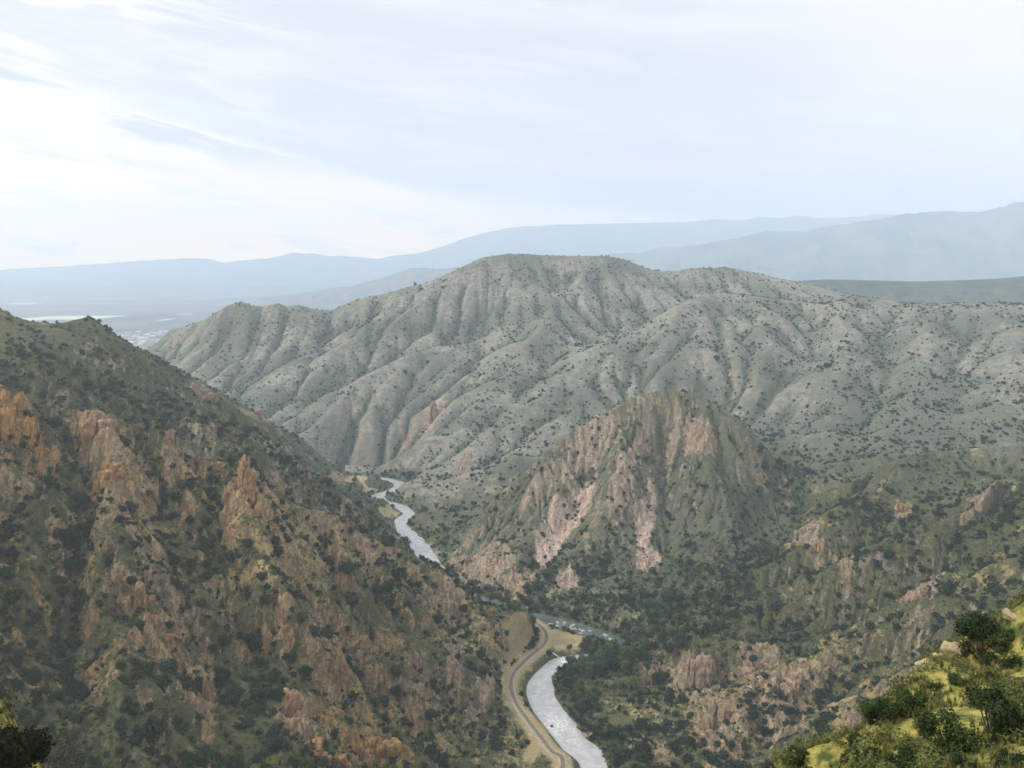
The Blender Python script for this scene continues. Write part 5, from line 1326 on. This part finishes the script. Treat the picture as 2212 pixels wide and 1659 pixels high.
# height of the edge between the warm low cloud on the left and the blue grey deck above it
er = nt.node('ShaderNodeValToRGB', {0: nt.math('ADD', nt.math('MULTIPLY', az, .5), .5)}); er.color_ramp.interpolation = 'LINEAR'
cr = er.color_ramp
for k, (p_, v_) in enumerate([(0., .24), (.22, .225), (.335, .165), (.385, .13), (.44, .108), (.50, .093), (.585, .080), (.66, .055), (1., .03)]):
    e_ = cr.elements[k] if k < 2 else cr.elements.new(p_)
    e_.position = p_; e_.color = (v_, v_, v_, 1)
cr.elements[-1].position = 1.
edge_ = nt.math('SUBTRACT', nt.math('ADD', er.outputs[0], nt.math('MULTIPLY', nt.math('SUBTRACT', n1, .5), .05)), el)
cream = nt.step(edge_, -.006, .022)
deck = nt.mix(nt.step(n3, .36, .66), (.70, .70, .77), (.92, .905, .92))
deck = nt.mix(nt.math('MULTIPLY', nt.step(n2, .50, .72), .35), deck, (.96, .97, .985))
lefty = nt.step(az, -.10, -.5)
wh = nt.math('MULTIPLY', lefty, nt.step(n1, .47, .56))
deck = nt.mix(wh, deck, (1.02, .975, .90))
deck = nt.mix(nt.math('MULTIPLY', nt.step(az, .15, .62), .8), deck, (.96, .90, .875))
low = nt.mix(nt.step(el, .0, .17), (2.4, 1.5, .74), (1.06, .95, .81))
low = nt.mix(nt.math('MULTIPLY', nt.step(n2, .54, .66), .8), low, (1.3, 1.1, .90))
streak = nt.step(nt.math('SUBTRACT', n1, nt.math('MULTIPLY', nt.step(az, -.62, -.1), .04)), .49, .56)
low = nt.mix(nt.math('MULTIPLY', nt.math('MULTIPLY', streak, nt.step(el, .09, .16)), .95), low, (.60, .635, .73))
low = nt.mix(nt.math('MULTIPLY', nt.step(az, -.2, .25), .75), low, (1.0, .92, .88))
cl = nt.mix(cream, deck, low)
up = nt.mix(nt.step(el, .4, 1.2), cl, (1.45, 1.5, 1.58))
SKYK = 1.04
vm = nt.node('ShaderNodeVectorMath', {0: up, 3: 10. * SKYK}, operation='SCALE').outputs[0]
fin_ = nt.mix(.94, sky.outputs[0], vm)
nt.l.new(fin_, bg.inputs[0]); bg.inputs[1].default_value = .1
sd = bpy.data.lights.new('sun', 'SUN'); sd.energy = 3.2; sd.angle = radians(9); sd.color = (1., .93, .83)
so = link(bpy.data.objects.new('sun', sd))
from mathutils import Vector
sv = Vector((sin(radians(SUN_AZ)) * cos(radians(SUN_EL)), cos(radians(SUN_AZ)) * cos(radians(SUN_EL)), sin(radians(SUN_EL))))
so.rotation_euler = sv.to_track_quat('Z', 'Y').to_euler(); so.location = (-300, 200, 900)

cd = bpy.data.cameras.new('camera'); cam = link(bpy.data.objects.new('camera', cd))
cam.location = (0, 0, CAMZ); cam.rotation_euler = (radians(90) - PITCH, 0, 0)
cd.sensor_fit = 'HORIZONTAL'; cd.sensor_width = 36.; cd.lens = 36. * FPX / PW
cd.clip_start = .5; cd.clip_end = 30000.
scene.camera = cam
scene.view_settings.view_transform = 'Standard'; scene.view_settings.look = 'None'
scene.view_settings.exposure = .13; scene.view_settings.gamma = 1.; scene.view_settings.use_curve_mapping = False
cy = scene.cycles
cy.max_bounces = 6; cy.diffuse_bounces = 2; cy.glossy_bounces = 2; cy.transmission_bounces = 2; cy.volume_bounces = 4; cy.transparent_max_bounces = 6
cy.use_denoising = True
print('scene built', round(time.time() - T0, 1))
